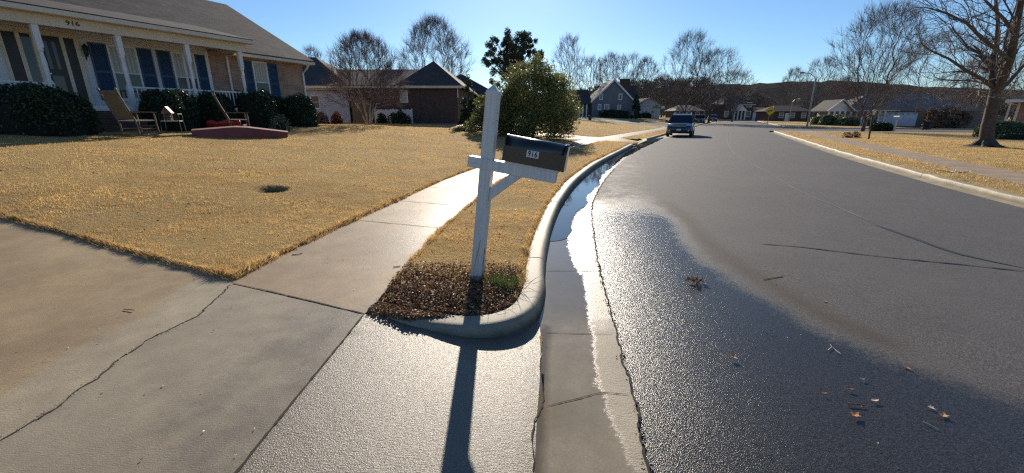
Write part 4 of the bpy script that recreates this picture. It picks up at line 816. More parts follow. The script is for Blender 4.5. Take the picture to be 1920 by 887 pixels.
def simple_house(name, loc, rz, label, group=None):
    return empty(name, loc, rz, label, 'house', group)
def px_house():
    # B: white walled wing with grey hip roof behind the near house, arch and gate
    Y = 35.0; z = h1(-15, Y); B = simple_house('garage_wing', (-13.1, Y, z), 0, 'white walled low house with grey hipped roof half hidden behind the near house', None); ez = 3.45 - z; rz_ = 6.35 - z
    m = MB(); m.box(-11, 0, 0, 9, -.3, ez); m.build('wall', MT['siding_pale'], B); m = MB(); roof(m, -11, 0, 0, 9, ez + .1, rz_, 'x', 0, 4.2, .4); m.build('roof', MT['roof_dark'], B)
    m = MB(); m.box(-11.3, .42, -.46, -.36, ez - .08, ez + .06); m.build('gutter', MT['trim'], B)
    a = atY(583, 185, Y)[0] + 13.1; window(B, a + .05, a + .62, 1.15, 2.05, 0, .06, top='glass')
    g = empty('arched_gateway', (-13.0, 35.9, z), 0, 'beige rendered archway with a black iron gate beside the white wing', 'archway'); g.location.x = -12.3
    pr_a = [(0, 0), (0, 2.5), (2.9, 2.5), (2.9, 0), (2.5, 0), (2.5, 1.3)] + [(1.42 + 1.08 * math.cos(t), 1.3 + .62 * math.sin(t)) for t in np.linspace(0, math.pi, 12)][1:] + [(.34, 0)]
    m = MB(); m.prism(pr_a, 'y', 0, .3); m.build('arch_wall', MT['trim'], g)
    m = MB(); x = .4
    while x < 2.5: m.box(x, x + .025, .12, .145, .05, 1.25 + .6 * math.sqrt(max(0, 1 - ((x - 1.42) / 1.08) ** 2))); x += .14
    m.box(.36, 2.48, .1, .12, .3, .34); m.box(.36, 2.48, .1, .12, 1.2, 1.24); m.build('iron_gate', MT['black'], g)
    # C: dark brick house
    Y = 34.7; x0 = atY(660, 200, Y)[0]; x1 = atY(858, 200, Y)[0]; z = h1(-7, Y); Cc = simple_house('brick_house', (x0, Y, z), 0, 'dark brick single storey house with charcoal hipped roof behind the crape myrtle', None); w = x1 - x0; ez = atY(800, 163, Y)[2] - z
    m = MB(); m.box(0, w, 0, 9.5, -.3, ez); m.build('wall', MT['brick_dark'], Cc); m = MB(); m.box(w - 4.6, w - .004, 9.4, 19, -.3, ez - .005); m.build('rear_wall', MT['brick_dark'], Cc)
    zr = atY(780, 130, Y + 4.7)[2] - z; zr2 = atY(838, 120, Y + 3.5)[2] - z
    m = MB(); roof(m, -3, w - 2.0, 0, 9.5, ez + .12, zr, 'x', 0, 0, .4); m.build('roof', MT['roof_dark'], Cc)
    m = MB(); roof(m, w - 4.3, w, 0, 19, ez + .125, zr2 + .1, 'y', 2.3, 3.3, .42); m.build('roof', MT['roof_dark'], Cc)
    m = MB(); roof(m, w - 7, w + 2.6, 19.02, 28, ez + .125, zr2 + .9, 'y', 3.3, 3.3, .42); m.build('roof', MT['roof_dark'], Cc); m = MB(); m.box(w - 6.8, w + 2.5, 19.02, 28, -.3, ez - .006); m.build('rear_wall', MT['brick_dark'], Cc)
    m = MB(); m.box(-3.3, w + .46, -.5, -.42, ez - .12, ez + .06); m.build('gutter', MT['trim'], Cc)
    m = MB(); m.tube([(w + .05, -.05, ez - .1), (w + .05, -.06, ez - .8)], .04, 6); m.build('downspout', MT['white_trim'], Cc)
    a = atY(750, 180, Y)[0] - x0; b = atY(764, 180, Y)[0] - x0; window(Cc, a + .04, b - .04, atY(757, 190, Y)[2] - z, atY(757, 171, Y)[2] - z, 0, .07, glass='curtain')
    # white board fence
    Yf = 33.0; fx0 = atY(703, 215, Yf)[0]; fx1 = atY(772, 215, Yf)[0]; zf = h1(-9, Yf); f = empty('board_fence', (fx0, Yf, zf), 0, 'short pale grey board fence panel against the dark brick house', 'fence'); m = MB(); n = 14; zt = atY(740, 205, Yf)[2] - zf
    for i in range(n): xx = (fx1 - fx0) / n; m.box(i * xx, i * xx + xx * .93, 0, .03, .03, zt - .03 * (i % 2))
    m.build('boards', MT['white_paint'], f)
    for xx in (0, (fx1 - fx0) / 2, fx1 - fx0): m = MB(); m.box(xx - .05, xx + .05, .031, .12, -.2, zt + .05); m.build('post', MT['white_paint'], f)
    Yg = 34.0; f = empty('board_fence', (atY(662, 215, Yg)[0], Yg, h1(-12, Yg)), 0, 'tall brown board fence between the archway and the crape myrtle', 'fence'); m = MB()
    for i in range(10): m.box(i * .15, i * .15 + .14, 0, .03, .0, 1.75 - .04 * (i % 2))
    m.build('boards', MT['wood'], f); 
    for xx in (0, 1.45): m = MB(); m.box(xx - .05, xx + .05, .031, .12, -.2, 1.7); m.build('post', MT['wood'], f)
    # D: grey cape house
    Y = 79; x0 = atY(1110, 200, Y)[0]; x1 = atY(1187, 200, Y)[0]; z = h1(18, Y); D = simple_house('gabled_house', (x0, Y, z), R(0), 'grey sided steep gabled house with white rake trim and brick chimney', None); w = x1 - x0
    ez = atY(1150, 190, Y)[2] - z; ap = atY(1148, 149, Y)[2] - z
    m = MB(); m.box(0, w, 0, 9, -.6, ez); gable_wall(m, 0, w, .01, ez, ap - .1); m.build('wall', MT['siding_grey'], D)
    m = MB(); roof(m, 0, w, 0, 9, ez - .1, ap, 'y', 0, 0, .3); m.build('roof', MT['roof_dark'], D)
    m = MB(); m.bar((-.35, -.34, ez - .22), (w / 2, -.34, ap - .06), .05, .28); m.bar((w + .35, -.34, ez - .22), (w / 2, -.34, ap - .06), .05, .28); m.build('rake_trim', MT['white_trim'], D)
    def wd(px0, px1, py0, py1, par, Yw, ox): window(par, atY(px0, 200, Yw)[0] - ox, atY(px1, 200, Yw)[0] - ox, atY(1150, py1, Yw)[2] - z, atY(1150, py0, Yw)[2] - z, 0, .14, mull=False, sill=False)
    for q in ((1124, 1128, 177, 186), (1160, 1164, 177, 186), (1122, 1126, 197, 205), (1134, 1141, 197, 205), (1159, 1163, 198, 205)): wd(*q, D, Y, x0)
    m = MB(); m.box(w * .5 + 1, w + 3.5, 9.02, 17, -.6, ez); m.build('rear_wall', MT['siding_grey'], D); m = MB(); roof(m, w * .5, w + 3.5, 9.5, 17, ez, ap - .2, 'x', 0, 0, .3); m.build('rear_roof', MT['roof_dark'], D)
    cx = atY(1172, 160, Y + 5)[0] - x0; m = MB(); m.box(cx - .75, cx + .75, 4.8, 5.9, ez - 1, ap + .2); m.box(cx - .85, cx + .85, 4.7, 6.0, ap + .2, ap + .5); m.build('chimney', MT['brick_dark'], D)
    lx = atY(1040, 200, Y)[0] - x0; m = MB(); m.box(lx, -.01, 2.2, 9, -.6, ez - .3); m.build('wing_wall', MT['siding_grey'], D); m = MB(); roof(m, lx, -.3, .3, 9, ez - .3, ez + 2.2, 'x', 0, 0, .3); m.build('wing_roof', MT['roof_dark'], D)
    for px in (1080, 1087, 1094, 1101): c = atY(px, 200, Y)[0] - x0; m = MB(); m.box(c - .1, c + .1, .4, .6, 0, ez - .5); m.build('porch_post', MT['white_trim'], D)
    # E: white house right of D
    Y = 97; x0 = atY(1197, 200, Y)[0]; z = h1(29, Y); E = simple_house('cottage', (x0, Y, z), 0, 'small white gabled cottage beyond the grey gabled house', None); w = 4.9; ez = atY(1200, 196, Y)[2] - z; ap = atY(1200, 184, Y)[2] - z
    m = MB(); m.box(0, w, 0, 8, -.6, ez); gable_wall(m, 0, w, .01, ez, ap); m.build('wall', MT['siding_pale'], E); m = MB(); roof(m, 0, w, 0, 8, ez, ap + .1, 'y', 0, 0, .3); m.build('roof', MT['roof_pale'], E)
    window(E, 1.5, 2.3, .9, 2.2, 0, .12, sill=False); window(E, 2.9, 3.7, .9, 2.2, 0, .12, sill=False); m = MB(); m.box(-2.0, -.01, 1, 5, -.6, ez - .3); m.build('wing_wall', MT['siding_pale'], E); m = MB(); roof(m, -2, 0, 1, 5, ez - .3, ez + .6, 'x', 0, 0, .25); m.build('wing_roof', MT['roof_pale'], E)
    # F: two storey brick house with portico at the end of the road
    Y = 138; x0 = atY(1356, 210, Y)[0]; z = h1(70, Y); F = simple_house('portico_house', (x0, Y, z), 0, 'two storey dark brick house with a white columned portico at the end of the road', None); w = atY(1411, 210, Y)[0] - x0; ez = atY(1380, 196, Y)[2] - z; ap = atY(1380, 180, Y)[2] - z
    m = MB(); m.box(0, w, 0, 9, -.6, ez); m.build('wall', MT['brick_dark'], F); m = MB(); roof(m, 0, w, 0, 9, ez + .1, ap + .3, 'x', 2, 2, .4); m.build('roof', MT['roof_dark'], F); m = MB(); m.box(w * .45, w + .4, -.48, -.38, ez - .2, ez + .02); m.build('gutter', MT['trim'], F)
    m = MB(); m.box(w - 2.2, w - 1.2, 4, 5, ez, ap + 1.2); m.build('chimney', MT['brick_dark'], F)
    pa = atY(1371, 210, Y)[0] - x0; pb = atY(1394, 210, Y)[0] - x0; pt = atY(1380, 208, Y)[2] - z
    m = MB(); m.box(pa, pb, -1.8, -.0, pt, pt + .3); gable_wall(m, pa, pb, -1.8, pt + .3, pt + 1.9, 1.7); m.build('portico', MT['white_trim'], F)
    for k in range(4): c = pa + .3 + (pb - pa - .6) * k / 3; m = MB(); m.tube([(c, -1.6, -.3), (c, -1.6, pt)], .22, 8); m.build('portico_column', MT['white_trim'], F)
    window(F, pb + .8, pb + 2.2, 1, 2.6, 0, .15, sill=False, top='glass'); window(F, pb + .8, pb + 2.2, 4, 5.2, 0, .15, sill=False, top='glass'); window(F, pa - 2, pa - .9, 1, 2.6, 0, .15, sill=False, top='glass')
    x2 = atY(1411, 210, Y)[0]; G = simple_house('garage', (x2 + .3, Y + 1, z), 0, 'white sided double garage attached right of the portico house', None); G['category'] = 'garage'; w = 5.6
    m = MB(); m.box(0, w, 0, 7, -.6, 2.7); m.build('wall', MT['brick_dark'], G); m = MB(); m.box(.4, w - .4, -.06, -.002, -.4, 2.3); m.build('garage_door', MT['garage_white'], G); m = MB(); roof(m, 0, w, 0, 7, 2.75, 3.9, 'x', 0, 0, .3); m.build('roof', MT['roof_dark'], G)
    # ranch houses
    for (a, b, Y, ye, yr, yb, mat, rm, lab, hips) in ((1452, 1522, 108, 209, 200, 223, 'brick_dark', 'roof_dark', 'dark brick ranch house behind the yellow diamond sign', 2), (1268, 1318, 118, 208, 199, 220, 'brick_dark', 'roof_pale', 'low ranch house with pale roof seen over the dark car', 2), (1195, 1225, 128, 205, 198, 218, 'siding_grey', 'roof_dark', 'small dark house between the cottage and the stop of the road', 0)):
        x0 = atY(a, 210, Y)[0]; w = atY(b, 210, Y)[0] - x0; z = h1(x0 + w / 2, Y); Hh = simple_house('ranch_house', (x0, Y, z), 0, lab, None); ez = max(atY(a, ye, Y)[2] - z, 2.3); zr = ez + (ye - yr) / 815 * Y
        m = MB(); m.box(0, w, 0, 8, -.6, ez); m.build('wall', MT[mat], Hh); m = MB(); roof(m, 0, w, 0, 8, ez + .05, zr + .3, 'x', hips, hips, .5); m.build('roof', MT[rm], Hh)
        for k in (.2, .5, .8): window(Hh, w * k - .5, w * k + .5, .9, 2.0, 0, .1, sill=False, top='glass')
        m = MB(); m.box(w * .35 - .45, w * .35 + .45, -.04, 0, -.1, 2); m.build('front_door', MT['white_trim'], Hh)
    # G: garage house on the right
    Y = 75; z = h1(60, Y); x0 = atY(1585, 210, Y)[0]; x1 = atY(1795, 210, Y)[0]; G = simple_house('hipped_house', (x0, Y, z), R(-12), 'low house with big grey hipped roof, white double garage door and a columned gable porch', None); w = x1 - x0; ez = 2.45; ap = atY(1735, 172, Y + 5)[2] - z
    m = MB(); m.box(0, w, 0, 10, -.6, ez); m.build('wall', MT['siding_brown'], G); m = MB(); roof(m, 0, w, 0, 10, ez + .1, ap - .5, 'x', 5.2, 5.2, .5); m.build('roof', MT['roof_pale'], G); m = MB(); m.box(-.5, w * .4, -.58, -.5, ez - .08, ez + .1); m.build('gutter', MT['trim'], G)
    da = atY(1640, 220, Y)[0] - x0; db = atY(1699, 220, Y)[0] - x0; m = MB(); m.box(da, db, -.06, -.002, -.1, 2.15)
    gd = m.build('garage_door', MT['garage_white'], G)
    for k in range(6): c = da + (db - da) * (k + .5) / 6; m = MB(); m.box(c - .28, c + .28, -.07, -.061, 1.8, 2.05); m.build('door_pane', MT['glass'], gd)
    for k in range(7): c = .4 + k * .82; m = MB(); m.box(c - .12, c + .12, -1.3, -1.1, 0, ez - .1); m.build('porch_post', MT['white_trim'], G)
    pw_ = atY(1602, 210, Y - 2)[0] - atY(1563, 210, Y - 2)[0]; px_ = atY(1563, 210, Y - 2)[0] - x0; pt = 2.45; gap = atY(1577, 186, Y - 2)[2] - z
    m = MB(); roof(m, px_, px_ + pw_, -2.2, 4, pt, gap, 'y', 0, 0, .3); m.build('porch_roof', MT['roof_dark'], G); m = MB(); gable_wall(m, px_ + .05, px_ + pw_ - .05, -2.1, pt - .12, gap - .2); m.bar((px_ - .3, -2.52, pt - .1), (px_ + pw_ / 2, -2.52, gap - .04), .06, .22); m.bar((px_ + pw_ + .3, -2.52, pt - .1), (px_ + pw_ / 2, -2.52, gap - .04), .06, .22); m.build('porch_gable', MT['white_trim'], G)
    m = MB(); m.box(px_ + .1, px_ + pw_ - .1, -1.9, -1.8, 0, pt - .2); m.build('porch_screen', MT['siding_brown'], G)
    for k in range(5): c = px_ + .15 + (pw_ - .3) * k / 4; m = MB(); m.box(c - .13, c + .13, -2.1, -1.91, -.2, pt - .1); m.build('porch_post', MT['white_trim'], G)
    # fence right
    Y = 66; fx0 = atY(1762, 228, Y)[0]; fx1 = atY(1885, 228, Y)[0]; z = h1(70, Y); f = empty('board_fence', (fx0, Y, z), 0, 'long grey weathered board fence behind the right hand lawn', 'fence'); n = 60; xx = (fx1 - fx0) / n; m = MB()
    for i in range(n): m.box(i * xx, i * xx + xx * .92, 0, .03, 0, 1.95 - .03 * (i % 3 == 0))
    m.build('boards', MT['fence'], f)
    for i in range(0, n + 1, 6): m = MB(); m.box(i * xx - .06, i * xx + .06, .031, .15, -.2, 2.0); m.build('post', MT['fence'], f)
    # right brick house
    Y = 31; x0 = atY(1903, 215, Y)[0]; z = 0; I = simple_house('red_brick_house', (x0, Y, 0), R(-52), 'red brick house corner with pale eaves cut off at the right edge of the view', None); ez = atY(1903, 192, Y)[2]
    m = MB(); m.box(0, 12, 0, 10, -.3, ez); m.build('wall', MT['brick_red'], I); m = MB(); roof(m, 0, 12, 0, 10, ez + .2, ez + 2.6, 'x', 3.5, 3.5, .5, .2); m.build('roof', MT['roof'], I); m = MB(); m.box(-.55, 12.5, -.6, -.5, ez, ez + .2); m.box(-.62, -.5, -.6, 10.5, ez, ez + .2); m.build('gutter', MT['white_trim'], I)
    window(I, .8, 1.8, .95, 2.1, 0, .08); m = MB(); m.box(-.02, .12, -.05, 0, 0, ez); m.tube([(-.35, -.45, ez), (-.35, -.45, 0)], .06, 6); m.build('corner_post', MT['trim'], I)
px_house()
# ------------------------------------------------------------------ hedges and shrubs
HG = 'clipped evergreen hedges along the porch'
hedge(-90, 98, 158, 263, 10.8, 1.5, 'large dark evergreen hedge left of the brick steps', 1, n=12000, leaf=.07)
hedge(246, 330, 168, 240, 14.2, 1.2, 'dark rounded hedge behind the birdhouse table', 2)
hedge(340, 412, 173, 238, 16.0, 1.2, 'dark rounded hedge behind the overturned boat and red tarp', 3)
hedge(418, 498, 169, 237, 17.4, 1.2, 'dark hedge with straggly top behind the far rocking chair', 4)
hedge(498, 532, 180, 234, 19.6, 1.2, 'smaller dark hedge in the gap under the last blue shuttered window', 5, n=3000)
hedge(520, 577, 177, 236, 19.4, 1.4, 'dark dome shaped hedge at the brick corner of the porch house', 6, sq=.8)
hedge(500, 536, 220, 239, 16.6, .5, 'low bright leafy plant at the foot of the hedges', 7, 'leafy_plant', 'sage', n=420, leaf=.09, cat='plant', group=None, lump=.3, cf=.5, sq=.9)
SG = 'small shrubs by the neighbouring driveway'
hedge(583, 608, 212, 232, 27, .9, 'bare twiggy grey shrub just past the dome shaped hedge', 8, 'shrub', 'twig', n=900, leaf=.13, cat='shrub', group=SG, lump=.25, cf=.6, sq=.9)
hedge(617, 637, 211, 231, 28, .8, 'small reddish shrub in front of the archway', 9, 'shrub', 'redshrub', n=900, leaf=.1, cat='shrub', group=SG, lump=.25, cf=.6, sq=.9)
hedge(703, 722, 214, 229, 31.5, .8, 'low shrub at the left end of the pale fence panel', 10, 'shrub', 'hedge', n=900, leaf=.1, cat='shrub', group=SG, lump=.2, cf=.7, sq=.9)
hedge(726, 766, 210, 229, 31.2, 1.2, 'spreading dark shrub in the middle of the pale fence panel', 11, 'shrub', 'hedge', n=1600, leaf=.11, cat='shrub', group=SG, lump=.3, cf=.7, sq=.9)
hedge(840, 905, 238, 247, 24.5, 1.0, 'low ground hugging plants at the lawn edge behind the mailbox post', 12, 'border_plant', 'sage', n=1400, leaf=.08, cat='plant', group=None, lump=.35, cf=.5, sq=.9)
HB = 'rounded bushes by the columned porch'
for i, (a, b, t, Y, lab) in enumerate(((1531, 1560, 218, 66, 'leftmost rounded bush beside the columned gable porch'), (1548, 1575, 216, 64, 'second rounded bush from the left by the columned gable porch'), (1566, 1600, 215, 65, 'rounded bush directly under the porch gable'), (1578, 1620, 218, 62, 'widest rounded bush right of the porch gable'))):
    hedge(a, b, t, 236, Y, 2, lab, 20 + i, 'bush', 'sage', n=2200, leaf=.22, cat='bush', group=HB, sq=.75)
hedge(1646, 1684, 230, 246, 41, 1.4, 'low dark bush in front of the white garage door', 25, 'bush', 'hedge', n=2500, leaf=.12, cat='bush', group=None, sq=.8)
hedge(1868, 1990, 228, 256, 27.5, 1.6, 'broad clipped green hedge before the red brick house corner', 26, 'hedge', 'sage', n=9000, leaf=.12, group=None, sq=.5)
hedge(1880, 1990, 251, 262, 25.8, 1.0, 'flat low green groundcover mound before the clipped hedge', 27, 'groundcover_mound', 'cedar', n=3000, leaf=.09, cat='plant', group=None, sq=.6)
hedge(1588, 1602, 248, 261, 27.8, .5, 'small dry red shrub left of its twin near the black lamp post', 28, 'shrub', 'redshrub', n=500, leaf=.06, cat='shrub', group='dry red shrubs', lump=.3, cf=.4, sq=.9)
hedge(1604, 1617, 248, 260, 28.2, .5, 'small dry red shrub nearest the black lamp post', 29, 'shrub', 'redshrub', n=500, leaf=.06, cat='shrub', group='dry red shrubs', lump=.3, cf=.4, sq=.9)
hedge(1765, 1825, 206, 240, 60, 3, 'dark tangled bush mass at the left end of the grey fence', 30, 'bush', 'twig', n=4500, leaf=.25, cat='bush', group=None, lump=.3, cf=.6)
hedge(1130, 1180, 207, 222, 76, 1.5, 'dark foundation shrubs under the grey gabled house windows', 31, 'bush', 'hedge', n=1800, leaf=.25, cat='bush', group=None, lump=.3)
hedge(1203, 1222, 212, 223, 92, 1.5, 'dark round bush before the small white cottage', 32, 'bush', 'hedge', n=800, leaf=.3, cat='bush', group=None)
# broadleaf evergreen beside the sidewalk
def leafy_tree(name, px, Y, ytop, ybase, wpx, label, mat, seed, n, leaf, clumps, shape='round', low=.06, th=.1):
    X = atY(px, 215, Y)[0]; z = h1(X, Y); Hh = atY(px, ytop, Y)[2] - z; Wd = wpx / 815 * Y; root = empty(name, (X, Y, z - .03), 0, label, 'tree'); r = np.random.RandomState(seed)
    cs = []; rad = []
    while len(cs) < clumps:
        p = r.uniform(-1, 1, 3); p[2] = r.uniform(low, 1)
        if shape == 'round': a_ = math.atan2(p[1], p[0]); e = (p[0] ** 2 + p[1] ** 2) / max(.02, ((1 - p[2] ** 2.8) * min(1, .72 + p[2] * 1.6) * (1 + .16 * math.sin(a_ * 3 + seed) + .12 * math.sin(a_ * 5 + p[2] * 8))) ** 2)
        elif shape == 'cone': e = math.hypot(p[0], p[1]) / max(.05, 1 - p[2] * .93); e = e * e
        else: e = (p[0] ** 2 + p[1] ** 2) / max(.02, 1 - abs((p[2] - .72) / .29) ** 2) if p[2] > .45 else 9
        if e < 1 and (e > .12 or shape == 'umbrella'): cs.append((p[0] * Wd / 2, p[1] * Wd / 2, p[2] * Hh)); rad.append(Wd * th * r.uniform(.6, 1.35))
    cs = np.array(cs); rad = np.array(rad); k = r.randint(0, clumps, n); d = r.randn(n, 3); d /= np.linalg.norm(d, axis=1)[:, None]
    C = cs[k] + d * (rad[k] * (r.rand(n) ** .5))[:, None]; C[:, 2] = np.maximum(C[:, 2], .08)
    V, F = leaves_mesh(C, leaf, r, aspect=.5); mesh_np('crown', V, F, MT[mat], root)
    S = [(0, 0, 0, 0, 0, Hh * .5, Hh * .022, Hh * .014), (0, 0, Hh * .5, 0, 0, Hh * .9, Hh * .014, Hh * .004)]
    for c in cs[:: max(1, clumps // 60)]: zz = c[2] * .62; S.append((0, 0, zz, c[0] * .55, c[1] * .55, zz + (c[2] - zz) * .5, Hh * .009, Hh * .006)); S.append((c[0] * .55, c[1] * .55, zz + (c[2] - zz) * .5, *c, Hh * .006, Hh * .002))
    V, F = segs_mesh(S, 6); mesh_np('trunk', V, F, MT['bark'], root); return root
leafy_tree('broadleaf_evergreen', 1000, 25, 92, 252, 168, 'bushy glossy leaved evergreen tree beside the sidewalk behind the mailbox', 'magnolia', 1, 46000, .115, 300, low=.02)
leafy_tree('broadleaf_evergreen', 925, 24.6, 150, 250, 92, 'shorter yellow green evergreen bush left of the mailbox post top', 'magnolia', 2, 12000, .12, 80)
leafy_tree('cedar_tree', 880, 31, 140, 235, 54, 'small dark cedar at the brick house corner', 'cedar', 3, 6000, .12, 80, 'cone')
leafy_tree('pine_tree', 962, 75, 57, 230, 108, 'tall dark umbrella crowned pine rising behind the evergreen tree', 'pine', 4, 26000, .26, 150, 'umbrella', th=.06)
leafy_tree('columnar_evergreen', 1192, 77, 165, 225, 22, 'dark columnar evergreen at the right corner of the grey gabled house', 'cedar', 5, 4000, .25, 60, 'cone')
# ------------------------------------------------------------------ bare trees
bare_tree('crape_myrtle', 690, 27.5, 68, 150, 'multi stemmed crape myrtle with pale bark and reddish twigs on the lawn', 3, stems=6, n=1000, base=.27, shape='fan', rt=.075, bark='bark_pale', twig='twig_red', group=None, tw=5)
bare_tree('bare_tree', 820, 58, 42, 148, 'wide fan shaped bare tree rising above the dark brick house roof', 4, n=900, base=.22, shape='round', tw=5)
for i, (px, Y, yt, w, lab, tw, sh) in enumerate(((1062, 90, 72, 74, 'slender bare tree just right of the bushy evergreen', 'twig', 'tall'), (1105, 98, 110, 70, 'bare tree behind the left wing of the grey gabled house', 'twig', 'vase'), (1138, 104, 104, 66, 'reddish bare tree above the grey gable', 'twig_red', 'tall'), (1172, 108, 106, 66, 'bare tree above the brick chimney', 'twig_red', 'vase'),
        (1205, 100, 112, 66, 'pale bare tree right of the brick chimney', 'twig', 'round'), (1240, 118, 142, 60, 'low bare tree behind the street name sign', 'twig', 'round'), (1284, 92, 66, 100, 'tallest bare tree, standing behind the dark car', 'twig', 'round'), (1330, 84, 97, 100, 'broad bare tree right of the tallest one behind the car', 'twig', 'vase'), (1374, 104, 136, 66, 'lower bare tree sloping down toward the hill skyline', 'twig_far', 'vase'),
        (1476, 128, 131, 48, 'thin bare tree against the hill left of the tall pole', 'twig_far', 'round'), (1527, 112, 112, 70, 'bare tree directly behind the tall leaning pole', 'twig_far', 'vase'), (1742, 62, 62, 175, 'broad reddish bare tree behind the white garage', 'twig_red', 'round'), (1572, 95, 148, 70, 'reddish bare tree above the porch gable', 'twig_red', 'round'), (1905, 44, 40, 180, 'bare tree behind the big trunk at the right edge', 'twig', 'round'), (598, 60, 92, 60, 'distant bare treetop over the white wing roof', 'twig_far', 'round'),
        (1830, 75, 108, 120, 'bare tree behind the grey board fence', 'twig', 'vase'))):
    bare_tree('bare_tree', px, Y, yt, w, lab, 20 + i, n=400 if w < 90 else 620, base=(.16, .24, .2)[i % 3], shape=sh, twig=tw, tw=3)
bare_tree('bare_tree', 1624, 39, 18, 160, 'tall vase shaped bare tree on the right lawn before the columned porch', 45, n=800, base=.13, shape='vase', rt=.24, tw=4)
def big_tree():
    X, Y = P(1845, 276); z = h1(X, Y); root = empty('bare_tree', (X, Y, z - .05), 0, 'big forked bare tree leaning right with flared roots at the right edge', 'tree', 'bare winter trees')
    def L(px, py, dy=0): q = atY(px, py, Y + dy); return Vector((q[0] - X, q[1] - Y, q[2] - z))
    chains = [([L(1845, 278), L(1850, 262), L(1853, 235), L(1860, 205), L(1866, 175)], [.42, .27, .235, .22, .2], 0),
              ([L(1866, 175), L(1884, 140, -.3), L(1897, 105, -.6), L(1904, 60, -.9), L(1915, 0, -1.2), L(1925, -80, -1.5)], [.17, .15, .13, .12, .1, .06], 0),
              ([L(1866, 175), L(1860, 140, .2), L(1868, 100, .4), L(1872, 40, .6), L(1865, -30, .8)], [.15, .11, .09, .07, .045], 0),
              ([L(1861, 160), L(1840, 145, -.4), L(1812, 130, -.8), L(1780, 108, -1.2), L(1745, 92, -1.6)], [.09, .075, .06, .045, .03], 1),
              ([L(1893, 110, -.6), L(1868, 90, -1), L(1842, 70, -1.4), L(1815, 42, -1.9), L(1775, 22, -2.2), L(1740, 12, -2.5)], [.09, .07, .06, .05, .04, .02], 1),
              ([L(1903, 62, -.9), L(1885, 35, -1.2), L(1862, 12, -1.5), L(1835, -15, -1.8)], [.08, .06, .05, .03], 1),
              ([L(1870, 170), L(1893, 150, .6), L(1920, 120, 1.2), L(1960, 80, 1.8)], [.11, .09, .07, .04], 1),
              ([L(1864, 120, .3), L(1840, 100, 1), L(1815, 85, 1.6), L(1790, 55, 2.2)], [.07, .055, .04, .025], 1)]
    out = []; starts = []; rnd = random.Random(8)
    for pts, rad, lv in chains:
        for i in range(len(pts) - 1):
            out.append((*pts[i], *pts[i + 1], rad[i], rad[i + 1], lv))
            if pts is chains[0][0]: continue
            for k in range(2 if lv == 0 else 3):
                f = rnd.random(); q = pts[i].lerp(pts[i + 1], f); d = (pts[i + 1] - pts[i]).normalized(); ax = Vector((rnd.gauss(0, 1), rnd.gauss(0, 1), rnd.gauss(0, 1))).cross(d).normalized(); d.rotate(Matrix.Rotation(R(rnd.uniform(28, 62)), 3, ax)); starts.append((q, d, rnd.uniform(1.3, 2.6) * (1.2 if lv == 0 else .9), rad[i + 1] * .33 + .005, 2))
        starts.append((pts[-1], pts[-1] - pts[-2], 1.6, rad[-1], 2))
    out += grow(5, starts, 4, (5, 5, 5, 4), .58, 38, .12, .03, minr=.004, start_frac=.15, nseg=6)
    for k in range(7):      # root flare
        a = k * .9 + .2; d = Vector((math.cos(a), math.sin(a), 0)); out.append((*(d * .12 + Vector((0, 0, .42))), *(d * .42 + Vector((0, 0, .12))), .13, .09, 0)); out.append((*(d * .42 + Vector((0, 0, .12))), *(d * .85 + Vector((0, 0, .0))), .09, .03, 0))
    tree_parts(root, out, 1)
    sx, sy = X, Y; m = MB(); rr = np.random.RandomState(2); ring = [(0, 0, .14)]
    n = 24; pts = [(math.cos(2 * math.pi * i / n) * (1.25 + .2 * math.sin(i * 2.1)), math.sin(2 * math.pi * i / n) * (1.1 + .2 * math.cos(i * 1.7)), .0) for i in range(n)]
    m.add([(0, 0, .17)] + [(a * .5, b * .5, .12) for a, b, c in pts] + pts, [(0, 1 + i, 1 + (i + 1) % n) for i in range(n)] + [(1 + i, 1 + n + i, 1 + n + (i + 1) % n, 1 + (i + 1) % n) for i in range(n)]); m.build('root_mound', MT['soil'], root, smooth=True)
big_tree()
def woods():
    """brown winter woods behind the houses: trees nobody could count"""
    tpl = [crown_tree(100 + k, 10, 6, 1, 110, .2, ('round', 'vase', 'tall')[k], .035, 3) for k in range(3)]
    rnd = random.Random(6); S = []
    for k in range(260):
        px = rnd.uniform(1060, 2050) if k < 270 else rnd.uniform(560, 1060); Y = rnd.uniform(150, 260); top = np.interp(px, [560, 1060, 1200, 1320, 1400, 1450, 1550, 1650, 1800, 2050], [178, 170, 152, 146, 160, 192, 190, 182, 172, 165]) + rnd.uniform(-2, 14)
        x, _, zt = atY(px, top, Y); z = h1(x, Y); Hh = max(zt - z, 4); t = tpl[rnd.randrange(3)].copy(); a = rnd.uniform(0, 6.28); c, s_ = math.cos(a), math.sin(a); kk = Hh / 10; kx = kk * rnd.uniform(.9, 1.4)
        for i in (0, 3): xx, yy = t[:, i].copy(), t[:, i + 1].copy(); t[:, i] = (xx * c - yy * s_) * kx + x; t[:, i + 1] = (xx * s_ + yy * c) * kx + Y
        t[:, [2, 5]] = t[:, [2, 5]] * kk + z; t[:, 6:8] *= 1.3; S.append(t)
    S = np.concatenate(S); V, F = segs_mesh(S[:, :8], 3); o = mesh_np('winter_woods', V, F, MT['twig_far']); tag(o, 'brown mass of bare winter woods along the foot of the hill', 'woods', kind='stuff')
woods()
